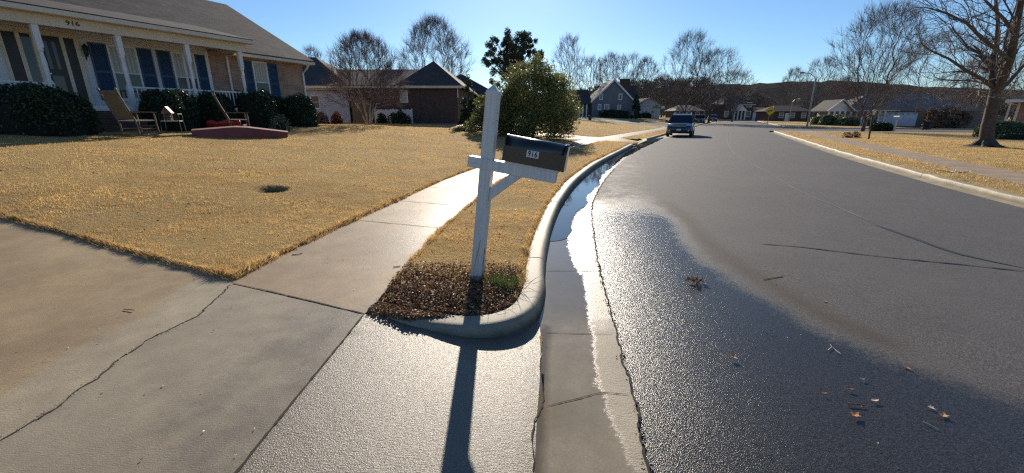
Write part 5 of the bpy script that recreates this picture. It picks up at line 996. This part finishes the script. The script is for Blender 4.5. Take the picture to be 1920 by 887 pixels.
# ------------------------------------------------------------------ porch furniture on the lawn
def rocking_chair(loc, rz, label, first=True):
    r = empty('rocking_chair', loc, rz, label, 'chair', 'rocking chairs on the front lawn'); W_ = .29; w = MT['wood']      # faces +x
    for s in (-1, 1):
        y = s * W_; m = MB(); pts = [(-.62 + 1.12 * i / 12, y * .96, .035 + .15 * ((i / 12 - .55) * 1.15) ** 2 * 1.6) for i in range(13)]
        for i in range(12): m.bar(pts[i], pts[i + 1], .035, .04)
        m.build('rocker', w, r)
        m = MB(); m.tube([(.33, y, .06), (.31, y, .2), (.30, y, .3), (.30, y, .45), (.29, y, .62)], [.017, .022, .02, .024, .016], 8); m.build('front_leg', w, r)
        m = MB(); m.tube([(-.2, y * .95, .05), (-.2, y * .95, .3), (-.24, y * .95, .45), (-.38, y * .93, .8), (-.5, y * .92, 1.14), (-.51, y * .92, 1.17), (-.52, y * .92, 1.2), (-.53, y * .92, 1.22)], [.018, .022, .024, .02, .018, .03, .026, .008], 8); m.build('back_post', w, r)
        m = MB(); m.bar((-.3, y, .64), (.36, y, .63), .075, .022); m.build('armrest', w, r)
    m = MB(); m.box(-.24, .31, -W_ + .01, W_ - .01, .40, .43); m.build('seat', MT['cream_cloth'], r, bevel=.008)
    m = MB(); m.add([(-.25, -.21, .5), (-.25, .21, .5), (-.47, .21, 1.07), (-.47, -.21, 1.07), (-.275, -.21, .49), (-.275, .21, .49), (-.495, .21, 1.06), (-.495, -.21, 1.06)], [(0, 1, 2, 3), (7, 6, 5, 4), (0, 4, 5, 1), (1, 5, 6, 2), (2, 6, 7, 3), (3, 7, 4, 0)]); m.build('woven_back', MT['cane'], r)
    m = MB(); m.bar((-.488, -.27, 1.11), (-.488, .27, 1.11), .03, .09); m.build('crest_rail', w, r); m = MB(); m.bar((-.26, -.27, .48), (-.26, .27, .48), .025, .04); m.build('lower_rail', w, r)
    for a, b in (((.31, -W_, .2), (.31, W_, .2)), ((.3, -W_, .28), (.3, W_, .28)), ((-.2, -W_ * .9, .22), (-.2, W_ * .9, .22)), ((-.2, -W_, .2), (.31, -W_, .2)), ((-.2, W_, .2), (.31, W_, .2))): m = MB(); m.tube([a, b], .012, 6); m.build('stretcher', w, r)
    return r
c1 = PT(262, 258); c2 = PT(448, 240)
ch = rocking_chair((c1[0], c1[1], c1[2] + .03), R(80), 'nearer wooden rocking chair with woven back beside the brick steps'); ch.scale = (1.04,) * 3
c = copy_tree(ch); c.location = (-9.65, 15.1, h1(-9.65, 15.1) + .03); c.rotation_euler[2] = R(38); c['label'] = 'farther rocking chair standing behind the overturned red boat'
def boat():
    a = PT(346, 258); b = PT(529, 262); r = empty('overturned_boat', ((a[0] + b[0]) / 2, (a[1] + b[1]) / 2 + .35, (a[2] + b[2]) / 2), math.atan2(b[1] - a[1], b[0] - a[0]), 'overturned small dark red wooden boat lying upside down on the lawn', 'boat'); L = math.hypot(b[0] - a[0], b[1] - a[1])
    xs = np.linspace(-L / 2, L / 2, 15); V = []; 
    for i, x in enumerate(xs):
        t = (x + L / 2) / L; wv = .5 * (1 - .6 * max(0, (t - .4) / .6) ** 2) * (1 - .35 * max(0, (.25 - t) / .25) ** 2); hh = float(np.interp(t, [0, .42, .55, 1], [.28, .37, .355, .17]))
        V.append((x, wv, hh, t))
    m = MB(); vs = []
    for x, wv, hh, t in V: vs += [(x, -wv * 1.08, .0), (x + .02, -wv * .92, hh * .94), (x + .02, wv * .92, hh * .94), (x, wv * 1.08, .0)]
    n = len(V); fs = []
    for i in range(n - 1):
        for k in (0, 2): fs.append((i * 4 + k, (i + 1) * 4 + k, (i + 1) * 4 + k + 1, i * 4 + k + 1))
    fs += [(0, 1, 2, 3), tuple((n - 1) * 4 + q for q in (3, 2, 1, 0))]; m.add(vs, fs); m.build('hull_sides', MT['boat'], r)
    m = MB(); vs = []; 
    for x, wv, hh, t in V: vs += [(x * 1.01 + .02, -wv * .94, hh * .94 + .002), (x * 1.01 + .02, 0, hh * .94 + .035), (x * 1.01 + .02, wv * .94, hh * .94 + .002), (x * 1.01 + .02, 0, hh * .94 - .02)]
    fs = []
    for i in range(n - 1):
        for k in range(4): fs.append((i * 4 + k, (i + 1) * 4 + k, (i + 1) * 4 + (k + 1) % 4, i * 4 + (k + 1) % 4))
    fs += [(0, 1, 2, 3), tuple((n - 1) * 4 + q for q in (3, 2, 1, 0))]; m.add(vs, fs); m.build('hull_bottom', MT['boat_top'], r)
    m = MB()
    for s in (-1, 1):
        for i in range(n - 1): m.bar((V[i][0], s * V[i][1] * 1.1, .03), (V[i + 1][0], s * V[i + 1][1] * 1.1, .03), .03, .05)
    m.build('gunwale', MT['boat'], r)
    q = empty('plank', (a[0] + .55, a[1] + 1.1, h1(a[0] + .5, a[1] + 1)), R(10), 'short tan board lying behind the left end of the boat', 'board'); m = MB(); m.box(0, .75, -.15, .15, .0, .05); m.m = Matrix.Translation((0, 0, .25)) @ Matrix.Rotation(R(-8), 4, 'Y'); m.box(0, .6, -.12, .12, .0, .04); m.m = None; m.build('board', MT['wood'], q)
    m = MB(); m.box(.1, .16, -.1, .1, .051, .26); m.box(.5, .56, -.1, .1, .051, .3); m.build('support_block', MT['wood'], q)
boat()
def red_kayak():
    r = empty('red_sled', (-10.25, 15.3, h1(-10.25, 15.3) - .12), R(25), 'bright red plastic sled shaped object behind the overturned boat', 'sled'); m = MB(); V = []
    n = 12
    for i in range(n): t = i / (n - 1); x = -.5 + 1.0 * t; wv = .24 * math.sin(math.pi * min(max(t, .06), .94)) ** .5; V += [(x, -wv, .42 + .05 * abs(t - .5)), (x, -wv * .7, .5 + .04 * math.sin(t * 14)), (x, wv * .7, .5 + .04 * math.sin(t * 14)), (x, wv, .42), (x, 0, .26)]
    m.add(V, [(i * 5 + k, (i + 1) * 5 + k, (i + 1) * 5 + (k + 1) % 5, i * 5 + (k + 1) % 5) for i in range(n - 1) for k in range(5)] + [(0, 1, 2, 3, 4), tuple((n - 1) * 5 + q for q in (4, 3, 2, 1, 0))]); m.build('shell', MT['red_plastic'], r, smooth=True)
    for x in (-.25, .25): m = MB(); m.box(x - .04, x + .04, -.13, .13, 0, .31); m.build('support_block', MT['wood'], r)
red_kayak()
def table():
    X, Y = -10.55, 13.35; z = h1(X, Y); r = empty('plant_stand', (X, Y, z), R(20), 'small black metal stand with a pale shelf between the rocking chair and the hedge', 'stand'); w = .24
    m = MB(); m.box(-w, w, -w * .7, w * .7, .40, .43); m.build('shelf', MT['cream_cloth'], r)
    for sx_ in (-1, 1):
        for sy_ in (-1, 1): m = MB(); m.tube([(sx_ * w * 1.08, sy_ * w * .8, .0), (sx_ * w, sy_ * w * .7, .40), (sx_ * w, sy_ * w * .7, .62)], .012, 6); m.build('leg', MT['black'], r)
    m = MB()
    for a, b in (((-w, -.17, .62), (w, -.17, .62)), ((-w, .17, .62), (w, .17, .62)), ((-w, -.17, .62), (-w, .17, .62)), ((w, -.17, .62), (w, .17, .62)), ((-w, -.17, .52), (w, -.17, .52)), ((-w, .17, .52), (w, .17, .52))): m.tube([a, b], .009, 6)
    for k in range(7): x = -w + 2 * w * k / 6; m.tube([(x, -.17, .43), (x, -.17, .65)], .006, 5); m.tube([(x, .17, .43), (x, .17, .65)], .006, 5)
    m.build('gallery_rail', MT['black'], r)
    b = empty('birdhouse', (X - .07, Y, z + .431), R(20), 'little wooden birdhouse with a pitched roof sitting on the black metal stand', 'birdhouse'); m = MB(); m.prism([(-.08, 0), (.08, 0), (.08, .26), (0, .37), (-.08, .26)], 'y', -.08, .08); o = m.build('body', MT['wood'], b)
    m = MB(); m.bar((-.13, 0, .225), (.005, 0, .40), .24, .018, (0, 1, 0)); m.m = None; m.v = []; m.f = []
    for s in (-1, 1): m.add([(s * .13, -.12, .2), (s * .13, .12, .2), (0, .12, .395), (0, -.12, .395), (s * .13, -.12, .22), (s * .13, .12, .22), (0, .12, .415), (0, -.12, .415)], [(0, 1, 2, 3), (7, 6, 5, 4), (0, 4, 5, 1), (1, 5, 6, 2), (2, 6, 7, 3), (3, 7, 4, 0)])
    m.build('roof', MT['boat_top'], b); m = MB(); m.tube([(0, -.084, .17), (0, -.0805, .17)], .022, 10); m.build('hole_dark_disc', MT['black'], o)  # black disc on the solid front; the hole's inner dark is its colour
table()

# ------------------------------------------------------------------ cars
def car(loc, rz, label, body='car_blue', detail=True):
    r = empty('parked_car', loc, rz, label, 'car', 'cars parked along the kerb')     # front towards -y, length 4.5
    st = [(-2.28, .62, .42, .62, .60), (-2.2, .80, .30, .80, .74), (-2.0, .88, .26, .93, .80), (-1.6, .92, .25, 1.0, .84), (-1.0, .93, .25, 1.06, .86), (0, .93, .25, 1.08, .87), (1.2, .93, .25, 1.1, .87), (1.9, .91, .27, 1.1, .86), (2.2, .87, .34, 1.06, .84), (2.28, .80, .42, .9, .76)]
    V = []; F = []; K = 10
    for y, hw, zl, zh, sh in st:
        zs = zl + (zh - zl)
        pr = [(-hw * .86, zl), (-hw * .97, zl + .12), (-hw, zl + .35 * (zh - zl)), (-hw * .985, zl + .72 * (zh - zl)), (-hw * .93, zh - .05), (-hw * .55, zh), (hw * .55, zh), (hw * .93, zh - .05), (hw * .985, zl + .72 * (zh - zl)), (hw, zl + .35 * (zh - zl)), (hw * .97, zl + .12), (hw * .86, zl)]
        V += [(x, y, z) for x, z in pr]
    n = 12; m = MB(); m.add(V, [(i * n + k, i * n + (k + 1) % n, (i + 1) * n + (k + 1) % n, (i + 1) * n + k) for i in range(len(st) - 1) for k in range(n)] + [tuple(range(n))[::-1], tuple(range((len(st) - 1) * n, len(st) * n))]); bo = m.build('body', MT[body], r, smooth=True)
    # cabin
    g = [(-1.28, 1.03, .86, .80), (-.45, 1.58, .76, .66), (-.2, 1.65, .74, .62), (1.3, 1.66, .74, .60), (1.95, 1.50, .72, .60), (2.2, 1.08, .82, .76)]
    def cab(mb, idx, e=0):
        rows = [(y, z, wb, wt) for y, z, wb, wt in g]; return rows
    m = MB(); m.add([(-.86, -1.25, 1.03), (.86, -1.25, 1.03), (.68, -.42, 1.585), (-.68, -.42, 1.585), (-.83, -1.22, .98), (.83, -1.22, .98), (.66, -.37, 1.55), (-.66, -.37, 1.55)], [(0, 1, 2, 3), (7, 6, 5, 4), (0, 4, 5, 1), (1, 5, 6, 2), (2, 6, 7, 3), (3, 7, 4, 0)]); m.build('windshield', MT['car_glass'], r)
    m = MB(); m.add([(-.69, -.44, 1.59), (.69, -.44, 1.59), (.66, -.1, 1.68), (-.66, -.1, 1.68), (.64, 1.5, 1.69), (-.64, 1.5, 1.69), (.66, 1.95, 1.6), (-.66, 1.95, 1.6), (-.69, -.44, 1.54), (.69, -.44, 1.54), (.70, 1.9, 1.54), (-.70, 1.9, 1.54)], [(0, 1, 2, 3), (3, 2, 4, 5), (5, 4, 6, 7), (8, 11, 10, 9), (0, 8, 9, 1), (7, 6, 10, 11), (1, 9, 10, 6, 4, 2), (0, 3, 5, 7, 11, 8)]); m.build('roof', MT[body], r)
    for s in (-1, 1):
        m = MB(); m.bar((s * .88, -1.27, 1.02), (s * .70, -.43, 1.6), .07, .05); m.bar((s * .86, 2.1, 1.05), (s * .69, 1.85, 1.58), .12, .08); m.bar((s * .885, .45, 1.04), (s * .705, .45, 1.6), .06, .05); m.build('pillar', MT[body], r)
        m = MB(); m.add([(s * .87, -1.15, 1.05), (s * .87, 2.05, 1.05), (s * .69, 1.85, 1.56), (s * .69, -.4, 1.56), (s * .83, -1.15, 1.05), (s * .83, 2.05, 1.05), (s * .65, 1.85, 1.56), (s * .65, -.4, 1.56)], [(0, 1, 2, 3), (7, 6, 5, 4), (0, 4, 5, 1), (1, 5, 6, 2), (2, 6, 7, 3), (3, 7, 4, 0)]); m.build('side_window', MT['car_glass'], r)
        m = MB(); m.tube([(s * .6, -.1, 1.72), (s * .6, 0, 1.75), (s * .6, 1.5, 1.75), (s * .6, 1.6, 1.70)], .02, 6); m.build('roof_rail', MT['silver'], r)
        m = MB(); m.tube([(s * .88, -.95, 1.08), (s * .98, -.98, 1.12)], .03, 6); m.box(*sorted((s * .96, s * 1.12)), -1.06, -.94, 1.06, 1.22); m.build('mirror', MT['car_black'], r)
        m = MB(); m.add([(s * .50, -2.245, .80), (s * .84, -2.03, .86), (s * .86, -1.98, .95), (s * .48, -2.17, .92), (s * .50, -2.19, .80), (s * .82, -1.98, .86), (s * .84, -1.93, .95), (s * .48, -2.1, .92)], [(0, 1, 2, 3), (7, 6, 5, 4), (0, 4, 5, 1), (1, 5, 6, 2), (2, 6, 7, 3), (3, 7, 4, 0)]); m.build('headlight', MT['lens'], r)
        m = MB(); m.tube([(s * .66, -2.27, .48), (s * .66, -2.2, .48)], .06, 10); m.build('fog_light', MT['lens'], r)
        for y in (-1.42, 1.38):
            m = MB(); m.tube([(s * .93, y, .35), (s * .90, y, .35), (s * .72, y, .35)], [.33, .35, .35], 22); w = m.build('wheel', MT['tyre'], r); m = MB(); m.tube([(s * .945, y, .35), (s * .931, y, .35)], .2, 12); m.build('rim', MT['silver'], w)
    m = MB(); m.box(-.46, .46, -2.30, -2.22, .62, .86); m.build('grille', MT['car_black'], r); m = MB(); m.box(-.6, .6, -2.31, -2.2, .36, .52); m.build('air_intake', MT['car_black'], r)
    m = MB(); m.box(-.5, .5, -2.325, -2.301, .79, .815); m.build('chrome_strip', MT['silver'], r); m = MB(); m.box(-.15, .15, -2.335, -2.312, .47, .6); m.build('licence_plate', MT['sticker'], r)
    return r
ca = P(1267, 257, RZ); ang = -math.atan2(9.2 - 8.75 + .0, 1) ; ang = -R(25.2)
cr = car((ca[0] + math.sin(-ang) * 2.35 + .05, ca[1] + math.cos(ang) * 2.35 - .3, RZ + .005), ang, 'dark blue parked SUV with silver roof rails facing the camera at the left kerb')
for px, py, dx, lab in ((1311, 232, 0, 'dark vehicle half hidden behind the dark blue SUV'), (1336, 228.4, 0, 'small dark car far up the road near the portico house')):
    q = P(px, py, RZ); c = copy_tree(cr); c.location = (q[0], q[1], RZ + .005); c.rotation_euler[2] = -R(27); c['label'] = lab
# ------------------------------------------------------------------ street furniture
def sign_post(px, pyb, name, label, cat): x, y = P(px, pyb); z = h1(x, y); return empty(name, (x, y, z), 0, label, cat), y, z
r, Y, z = sign_post(1438, 235.5, 'warning_sign', 'yellow diamond warning sign with a black arrow symbol on a steel post', 'road sign'); r.rotation_euler = (0, R(3), 0)
zc = atY(1442, 208, Y)[2] - z; m = MB(); m.tube([(0, 0, -.2), (0, 0, zc + .5)], .04, 8); m.build('post', MT['galv'], r)
m = MB(); d = .74; m.prism([(0, zc - d), (d, zc), (0, zc + d), (-d, zc)], 'y', -.06, -.045); f = m.build('sign_face', MT['yellow'], r)
m = MB(); d2 = .67; m.prism([(0, zc - d2), (d2, zc), (0, zc + d2), (-d2, zc), (-d2 + .04, zc), (0, zc + d2 - .04), (d2 - .04, zc), (0, zc - d2 + .04), (-d2 + .04, zc), (-d2, zc)], 'y', -.064, -.061)
m.v = []; m.f = []
pa = [(0, -d2), (d2, 0), (0, d2), (-d2, 0)]
for i in range(4): a, b = pa[i], pa[(i + 1) % 4]; m.bar((a[0], -.063, zc + a[1]), (b[0], -.063, zc + b[1]), .003, .03, (b[1] - a[1], 0, a[0] - b[0]))
m.build('border', MT['black'], f)
m = MB(); m.bar((-.3, -.064, zc - .02), (.22, -.064, zc + .06), .004, .09, (0, 0, 1)); m.add([(.36, -.066, zc + .09), (.14, -.066, zc + .22), (.18, -.066, zc - .08)], [(0, 1, 2)]); m.add([(-.42, -.0665, zc - .04), (-.2, -.0665, zc + .1), (-.2, -.0665, zc - .17)], [(0, 1, 2)]); m.bar((-.02, -.0645, zc - .2), (-.02, -.0645, zc + .0), .005, .08, (1, 0, 0)); m.build('symbol', MT['black'], f)
r, Y, z = sign_post(1513, 238, 'utility_pole', 'tall leaning pale pole carrying a cobra head lamp near the side street', 'street lamp')
t = atY(1530, 147, Y); b0 = r.location; dv = (t[0] - b0[0], 0, t[2] - z); m = MB(); m.tube([(0, 0, -.3), dv], [.12, .08], 8); m.build('pole', MT['galv'], r)
m = MB(); m.tube([dv, (dv[0] - .7, 0, dv[2] + .5), (dv[0] - 1.5, 0, dv[2] + .65)], .035, 6); ar = m.build('arm', MT['galv'], r); m = MB(); m.tube([(dv[0] - 1.5, 0, dv[2] + .65), (dv[0] - 1.8, 0, dv[2] + .68), (dv[0] - 2.1, 0, dv[2] + .64)], [.06, .12, .06], 8); m.build('lamp_head', MT['galv'], r)
q = atY(1480, 221, 100); z = h1(q[0], 100); r = empty('street_lamp', (q[0], 100, z), 0, 'slim distant street lamp with a small curved arm between the diamond sign and tall pole', 'street lamp'); zt = atY(1482, 191, 100)[2] - z
m = MB(); m.tube([(0, 0, -.2), (.1, 0, zt)], [.1, .07], 8); m.build('pole', MT['galv'], r); m = MB(); m.tube([(.1, 0, zt), (.5, 0, zt + .5), (1.2, 0, zt + .65)], .05, 6); m.build('arm', MT['galv'], r); m = MB(); m.tube([(1.1, 0, zt + .62), (1.35, 0, zt + .7), (1.7, 0, zt + .62)], [.08, .17, .08], 8); m.build('lamp_head', MT['white_trim'], r)
r, Y, z = sign_post(1228, 232.5, 'street_name_sign', 'pale green street name sign on a thin pole at the side street', 'road sign'); zt = atY(1228, 203, Y)[2] - z; r.location.z = z = h1(r.location.x, Y)
zt = atY(1228, 203, Y)[2] - z; m = MB(); m.tube([(0, 0, -.2), (0, 0, zt)], .035, 8); m.build('post', MT['galv'], r); m = MB(); m.box(-.7, .7, -.012, .0, zt, zt + .26); m.build('name_blade', MT['green_sign'], r); m = MB(); m.box(-.01, .002, -.6, .6, zt + .28, zt + .52); m.build('name_blade', MT['green_sign'], r)
q = atY(1243, 201, 90); z = h1(q[0], 90); r = empty('white_sign', (q[0], 90, z), 0, 'small white rectangular sign on a post beside the cottage', 'sign'); m = MB(); m.tube([(0, 0, -.2), (0, 0, q[2] - z)], .04, 6); m.build('post', MT['galv'], r); m = MB(); m.box(-.38, .38, -.05, -.04, q[2] - z - .25, q[2] - z + .25); m.build('sign_face', MT['sticker'], r)
r, Y, z = sign_post(1628.5, 262, 'yard_lamp', 'leaning black yard lamp post on the right lawn', 'lamp post'); t = atY(1637, 216, Y); L = (t[0] - r.location.x, 0, t[2] - z)
m = MB(); m.tube([(0, 0, -.1), L], .045, 8); m.build('post', MT['black'], r); m = MB(); a = Vector(L); m.tube([a, a + Vector((.01, 0, .05)), a + Vector((.03, 0, .24)), a + Vector((.03, 0, .26)), a + Vector((.035, 0, .34))], [.05, .07, .11, .13, .02], 6); m.build('lantern', MT['silver'], r)
r, Y, z = sign_post(1519, 237, 'marker_stake', 'short thin stake at the foot of the tall leaning pole', 'stake'); m = MB(); m.tube([(0, 0, -.1), (0, 0, .75)], .03, 6); m.build('stake', MT['wood'], r); m = MB(); m.tube([(0, 0, .751), (0, 0, .85)], .035, 6); m.build('cap', MT['yellow'], r)
# bins and far mailbox
def bin_(px, pyb, hpx, label, Yd=None):
    x, y, z = PT(px, pyb); k = hpx / 815 * y / 1.1; r = empty('wheeled_bin', (x, y, z), R(15), label, 'bin', 'wheeled bins'); r.scale = (k, k, k)
    m = MB(); m.add([(-.24, -.24, .06), (.24, -.24, .06), (.24, .26, .06), (-.24, .26, .06), (-.3, -.33, 1.0), (.3, -.33, 1.0), (.3, .36, 1.0), (-.3, .36, 1.0)], [(3, 2, 1, 0), (4, 5, 6, 7), (0, 1, 5, 4), (1, 2, 6, 5), (2, 3, 7, 6), (3, 0, 4, 7)]); m.build('body', MT['black'], r)
    m = MB(); m.box(-.33, .33, -.37, .40, 1.002, 1.04); m.add([(-.32, -.36, 1.041), (.32, -.36, 1.041), (.32, .3, 1.041), (-.32, .3, 1.041), (-.25, -.2, 1.12), (.25, -.2, 1.12), (.25, .2, 1.12), (-.25, .2, 1.12)], [(4, 5, 6, 7), (0, 1, 5, 4), (1, 2, 6, 5), (2, 3, 7, 6), (3, 0, 4, 7)]); m.build('lid', MT['black'], r)
    for s in (-1, 1): m = MB(); m.tube([(s * .3, .25, .1), (s * .25, .25, .1)], .1, 12); m.build('wheel', MT['tyre'], r)
bin_(1738, 244, 17, 'dark wheeled bin beyond the right lawn between the garage and fence'); bin_(1106, 226, 9, 'dark wheeled bin in front of the grey gabled house')
x, y, z = PT(1676, 246); r = empty('far_mailbox', (x, y, z), R(90), 'white curved-top mailbox beyond the low dark bush before the garage', 'mailbox'); m = MB(); m.box(-.06, .06, -.06, .06, -.1, 1.1); m.build('post', MT['white_paint'], r); m = MB(); m.prism([(-.12, 1.1), (-.12, 1.28)] + [(-.12 * math.cos(t), 1.28 + .12 * math.sin(t)) for t in np.linspace(.3, 2.84, 6)] + [(.12, 1.28), (.12, 1.1)], 'x', -.3, .3); m.build('shell', MT['garage_white'], r)
# ------------------------------------------------------------------ fallen leaves, twigs, litter
def leaf(px, py, size, mat, rz, label, shape, z0):
    x, y = P(px, py, z0); r = random.Random(int(px * 7 + py)); 
    base = {'oval': [(0, .5), (.17, .25), (.2, 0), (.14, -.3), (0, -.5), (-.14, -.3), (-.2, 0), (-.17, .25)],
            'lobed': [(0, .5), (.12, .3), (.4, .35), (.25, .1), (.45, -.1), (.18, -.15), (.1, -.35), (0, -.6), (-.1, -.35), (-.2, -.12), (-.45, -.05), (-.22, .12), (-.38, .38), (-.1, .28)]}[shape]
    m = MB(); n = len(base); cu = r.uniform(.5, 1.1)
    def zz(a, b): return (abs(a) * cu + b * b * .6) * size * .6 + .003
    m.add([(0, 0, .003)] + [(a * size, b * size, zz(a, b)) for a, b in base] + [(0, 0, .0045)] + [(a * size, b * size, zz(a, b) + .0012) for a, b in base], [(0, 1 + (i + 1) % n, 1 + i) for i in range(n)] + [(n + 1, n + 2 + i, n + 2 + (i + 1) % n) for i in range(n)] + [(1 + i, 1 + (i + 1) % n, n + 2 + (i + 1) % n, n + 2 + i) for i in range(n)])
    o = m.build('fallen_leaf', MT[mat]); o.location = (x, y, z0); o.rotation_euler = (0, 0, rz); tag(o, label, 'leaf', 'leaves fallen on the road'); return o
ZR = RZ + .02
for a in ((1375, 671, .055, 'leaf_brown', .5, 'curled tan lobed leaf alone on the wet dark asphalt near the gutter side', 'lobed'), (1603, 779, .06, 'leaf_brown', 2, 'brown lobed leaf lowest of the cluster on the wet asphalt', 'lobed'), (1592, 730, .05, 'leaf_brown', 1.2, 'narrow orange leaf at the top of the lower right cluster', 'oval'),
          (1640, 752, .05, 'leaf_pale', 1.7, 'pale slender leaf lying crosswise right of the cluster', 'oval'), (1700, 691, .05, 'leaf_brown', .2, 'small orange leaf on the line between wet and dry asphalt', 'oval'), (1768, 780, .055, 'leaf_brown', 2.3, 'brown leaf farthest right on the wet asphalt', 'lobed'), (1746, 766, .035, 'leaf_pale', .4, 'tiny pale leaf just left of the farthest right brown leaf', 'lobed'),
          (1752, 599, .05, 'leaf_pale', 1.9, 'pale slender leaf alone on the dry asphalt at right', 'oval'), (1616, 712, .035, 'leaf_pale', 1.6, 'little pale leaf above the orange narrow one', 'oval'), (1448, 622, .035, 'leaf_brown', 1.4, 'tiny brown leaf on the glittering damp asphalt', 'oval'), (1545, 738, .035, 'leaf_brown', 1.5, 'thin brown leaf at the left of the cluster', 'oval'), (1905, 706, .03, 'leaf_pale', 1, 'speck of pale leaf close to the right edge', 'oval'),
          (1480, 370, .11, 'leaf_pale', 1.2, 'pale leaf on the worn seam up the road', 'lobed'), (1565, 315, .13, 'paper', 1.4, 'white scrap lying on the road near the opposite kerb', 'oval'), (1496, 524, .03, 'leaf_pale', .6, 'tiny pale leaf right of the dry twig', 'oval'), (1547, 566, .03, 'leaf_pale', .6, 'tiny light leaf below the twig on dry asphalt', 'lobed')): leaf(*a, ZR)
def clump():
    x, y = P(1303, 528, ZR); r = empty('leaf_clump', (x, y, ZR), 0, 'crumpled brown leaf cluster with twigs on the glittering asphalt', 'leaf clump'); rs = np.random.RandomState(3); n = 34; C = rs.randn(n, 3) * [.038, .03, .014]; C[:, 2] = np.abs(C[:, 2]) + .01; V, F = leaves_mesh(C, .05, rs, aspect=.5); mesh_np('leaves', V, F, MT['mulch'], r)
    S = [(-.02, 0, .015, -.1, .02, .02, .002, .0015), (.02, 0, .01, .13, -.01, .012, .002, .0012), (0, .01, .01, -.06, .05, .03, .002, .001)]; V, F = segs_mesh(S, 4); mesh_np('twigs', V, F, MT['bark'], r)
clump()
def twig(pts, rad, mat, label, z0=ZR):
    w = [P(a, b, z0) for a, b in pts[0]]; m = MB(); m.tube([(x, y, z0 + .002 + .001 * (i % 2)) for i, (x, y) in enumerate(w)], rad, 5)
    for br in pts[1:]: w = [P(a, b, z0) for a, b in br]; m.tube([(x, y, z0 + .003) for i, (x, y) in enumerate(w)], rad * .7, 5)
    o = m.build('twig', MT[mat]); tag(o, label, 'twig', 'twigs on the ground')
twig([[(1432, 524), (1450, 521), (1468, 519)], [(1448, 521), (1455, 534)]], .003, 'bark', 'dark forked twig on the dry asphalt'); twig([[(1552, 657), (1560, 651), (1568, 658), (1576, 664)], [(1560, 651), (1556, 646)]], .0025, 'cream_cloth', 'pale forked twig on the wet boundary'); twig([[(1730, 791), (1745, 798), (1760, 806)]], .002, 'cream_cloth', 'thin pale twig at lower right on wet asphalt'); twig([[(1588, 757), (1606, 758), (1622, 761)]], .0035, 'boat', 'reddish brown stick among the leaf cluster')
twig([[(547, 478), (560, 477), (567, 475)]], .004, 'bark', 'dark twig near the lawn edge of the sidewalk', .004); twig([[(737, 501), (745, 500), (751, 499)]], .004, 'bark', 'short dark twig on the sidewalk near the leaf bed', .004); twig([[(232, 581), (242, 581), (252, 582)]], .003, 'bark', 'dark twig on the brown stained driveway', h1(*P(242, 581)) + .004)
def paper():
    x, y, z = PT(1797, 325); r = empty('litter', (x, y, z + .02), 0, 'crumpled white paper litter on the verge beside the opposite sidewalk', 'litter'); rs = np.random.RandomState(1); m = MB()
    n = 9; V = []
    for i in range(n):
        for j in range(4): V.append((-.28 + .07 * i, -.06 + .04 * j + .03 * math.sin(i), .02 + .035 * rs.rand()))
    m.add(V, [(i * 4 + j, (i + 1) * 4 + j, (i + 1) * 4 + j + 1, i * 4 + j + 1) for i in range(n - 1) for j in range(3)]); m.build('paper', MT['paper'], r); m = MB(); m.bar((-.5, .16, .05), (-.25, .02, .03), .04, .02); m.build('strip', MT['leaf_pale'], r)
paper()
def grit():
    """small crumbs and bits scattered over road and concrete"""
    r = np.random.RandomState(12); n = 900; p = np.column_stack([r.uniform(-3.5, 8, n), 1 + 11 * r.rand(n) ** 1.5]); g = np.interp(p[:, 1], GE[:, 1], GE[:, 0]); onr = p[:, 0] > g; inw = ~not_paved(p) & (onr | (p[:, 0] < -1.2)) & (np.hypot(p[:, 0] - HOLE[0], p[:, 1] - HOLE[1]) > .6); p = p[inw]; onr = onr[inw]; z = np.where(onr, ZR - .012, hgt(p) + .004)
    C = np.column_stack([p, z + .003]); V, F = leaves_mesh(C, .012, r, flat=.8, aspect=.6); o = mesh_np('grit', V, F, MT['leaf_pale']); tag(o, 'tiny pale crumbs and grit scattered over the asphalt and concrete', 'grit', kind='stuff')
    n = 700; i = r.randint(0, len(ge) - 1, n); p = ge[i] + r.randn(n, 2) * [.014, .03]; V, F = leaves_mesh(np.column_stack([p, np.full(n, RZ + .012)]), .014, r, aspect=.8); o = mesh_np('gutter_gravel', V, F, MT['bark']); tag(o, 'loose gravel crumbs along the seam of gutter and asphalt', 'gravel', kind='stuff')
grit()


def lawn_bits():
    r = np.random.RandomState(21); n = 420; p = np.column_stack([r.uniform(-9, 3, n), 3 + 13 * r.rand(n) ** 1.3]); p = p[not_paved(p)]
    C = np.column_stack([p, lawn_z(p) + .02]); V, F = leaves_mesh(C, .035, r, flat=.6, aspect=.5); o = mesh_np('leaf_bits', V, F, MT['mulch']); tag(o, 'scattered bits of dead leaf caught in the near lawn', 'leaf bits', kind='stuff')
lawn_bits()

def crumbs():
    r = np.random.RandomState(31); l = catmull(CRACK[:6], .03); i = r.randint(0, len(l) - 1, 240); p = l[i] + r.randn(240, 2) * .01; V, F = leaves_mesh(np.column_stack([p, np.full(240, .005)]), .007, r, flat=.3, aspect=.8)
    o = mesh_np('crack_crumbs', V, F, MT['conc_rkerb']); tag(o, 'pale crumbled concrete bits along the long driveway crack', 'crumbs', kind='stuff')
crumbs()
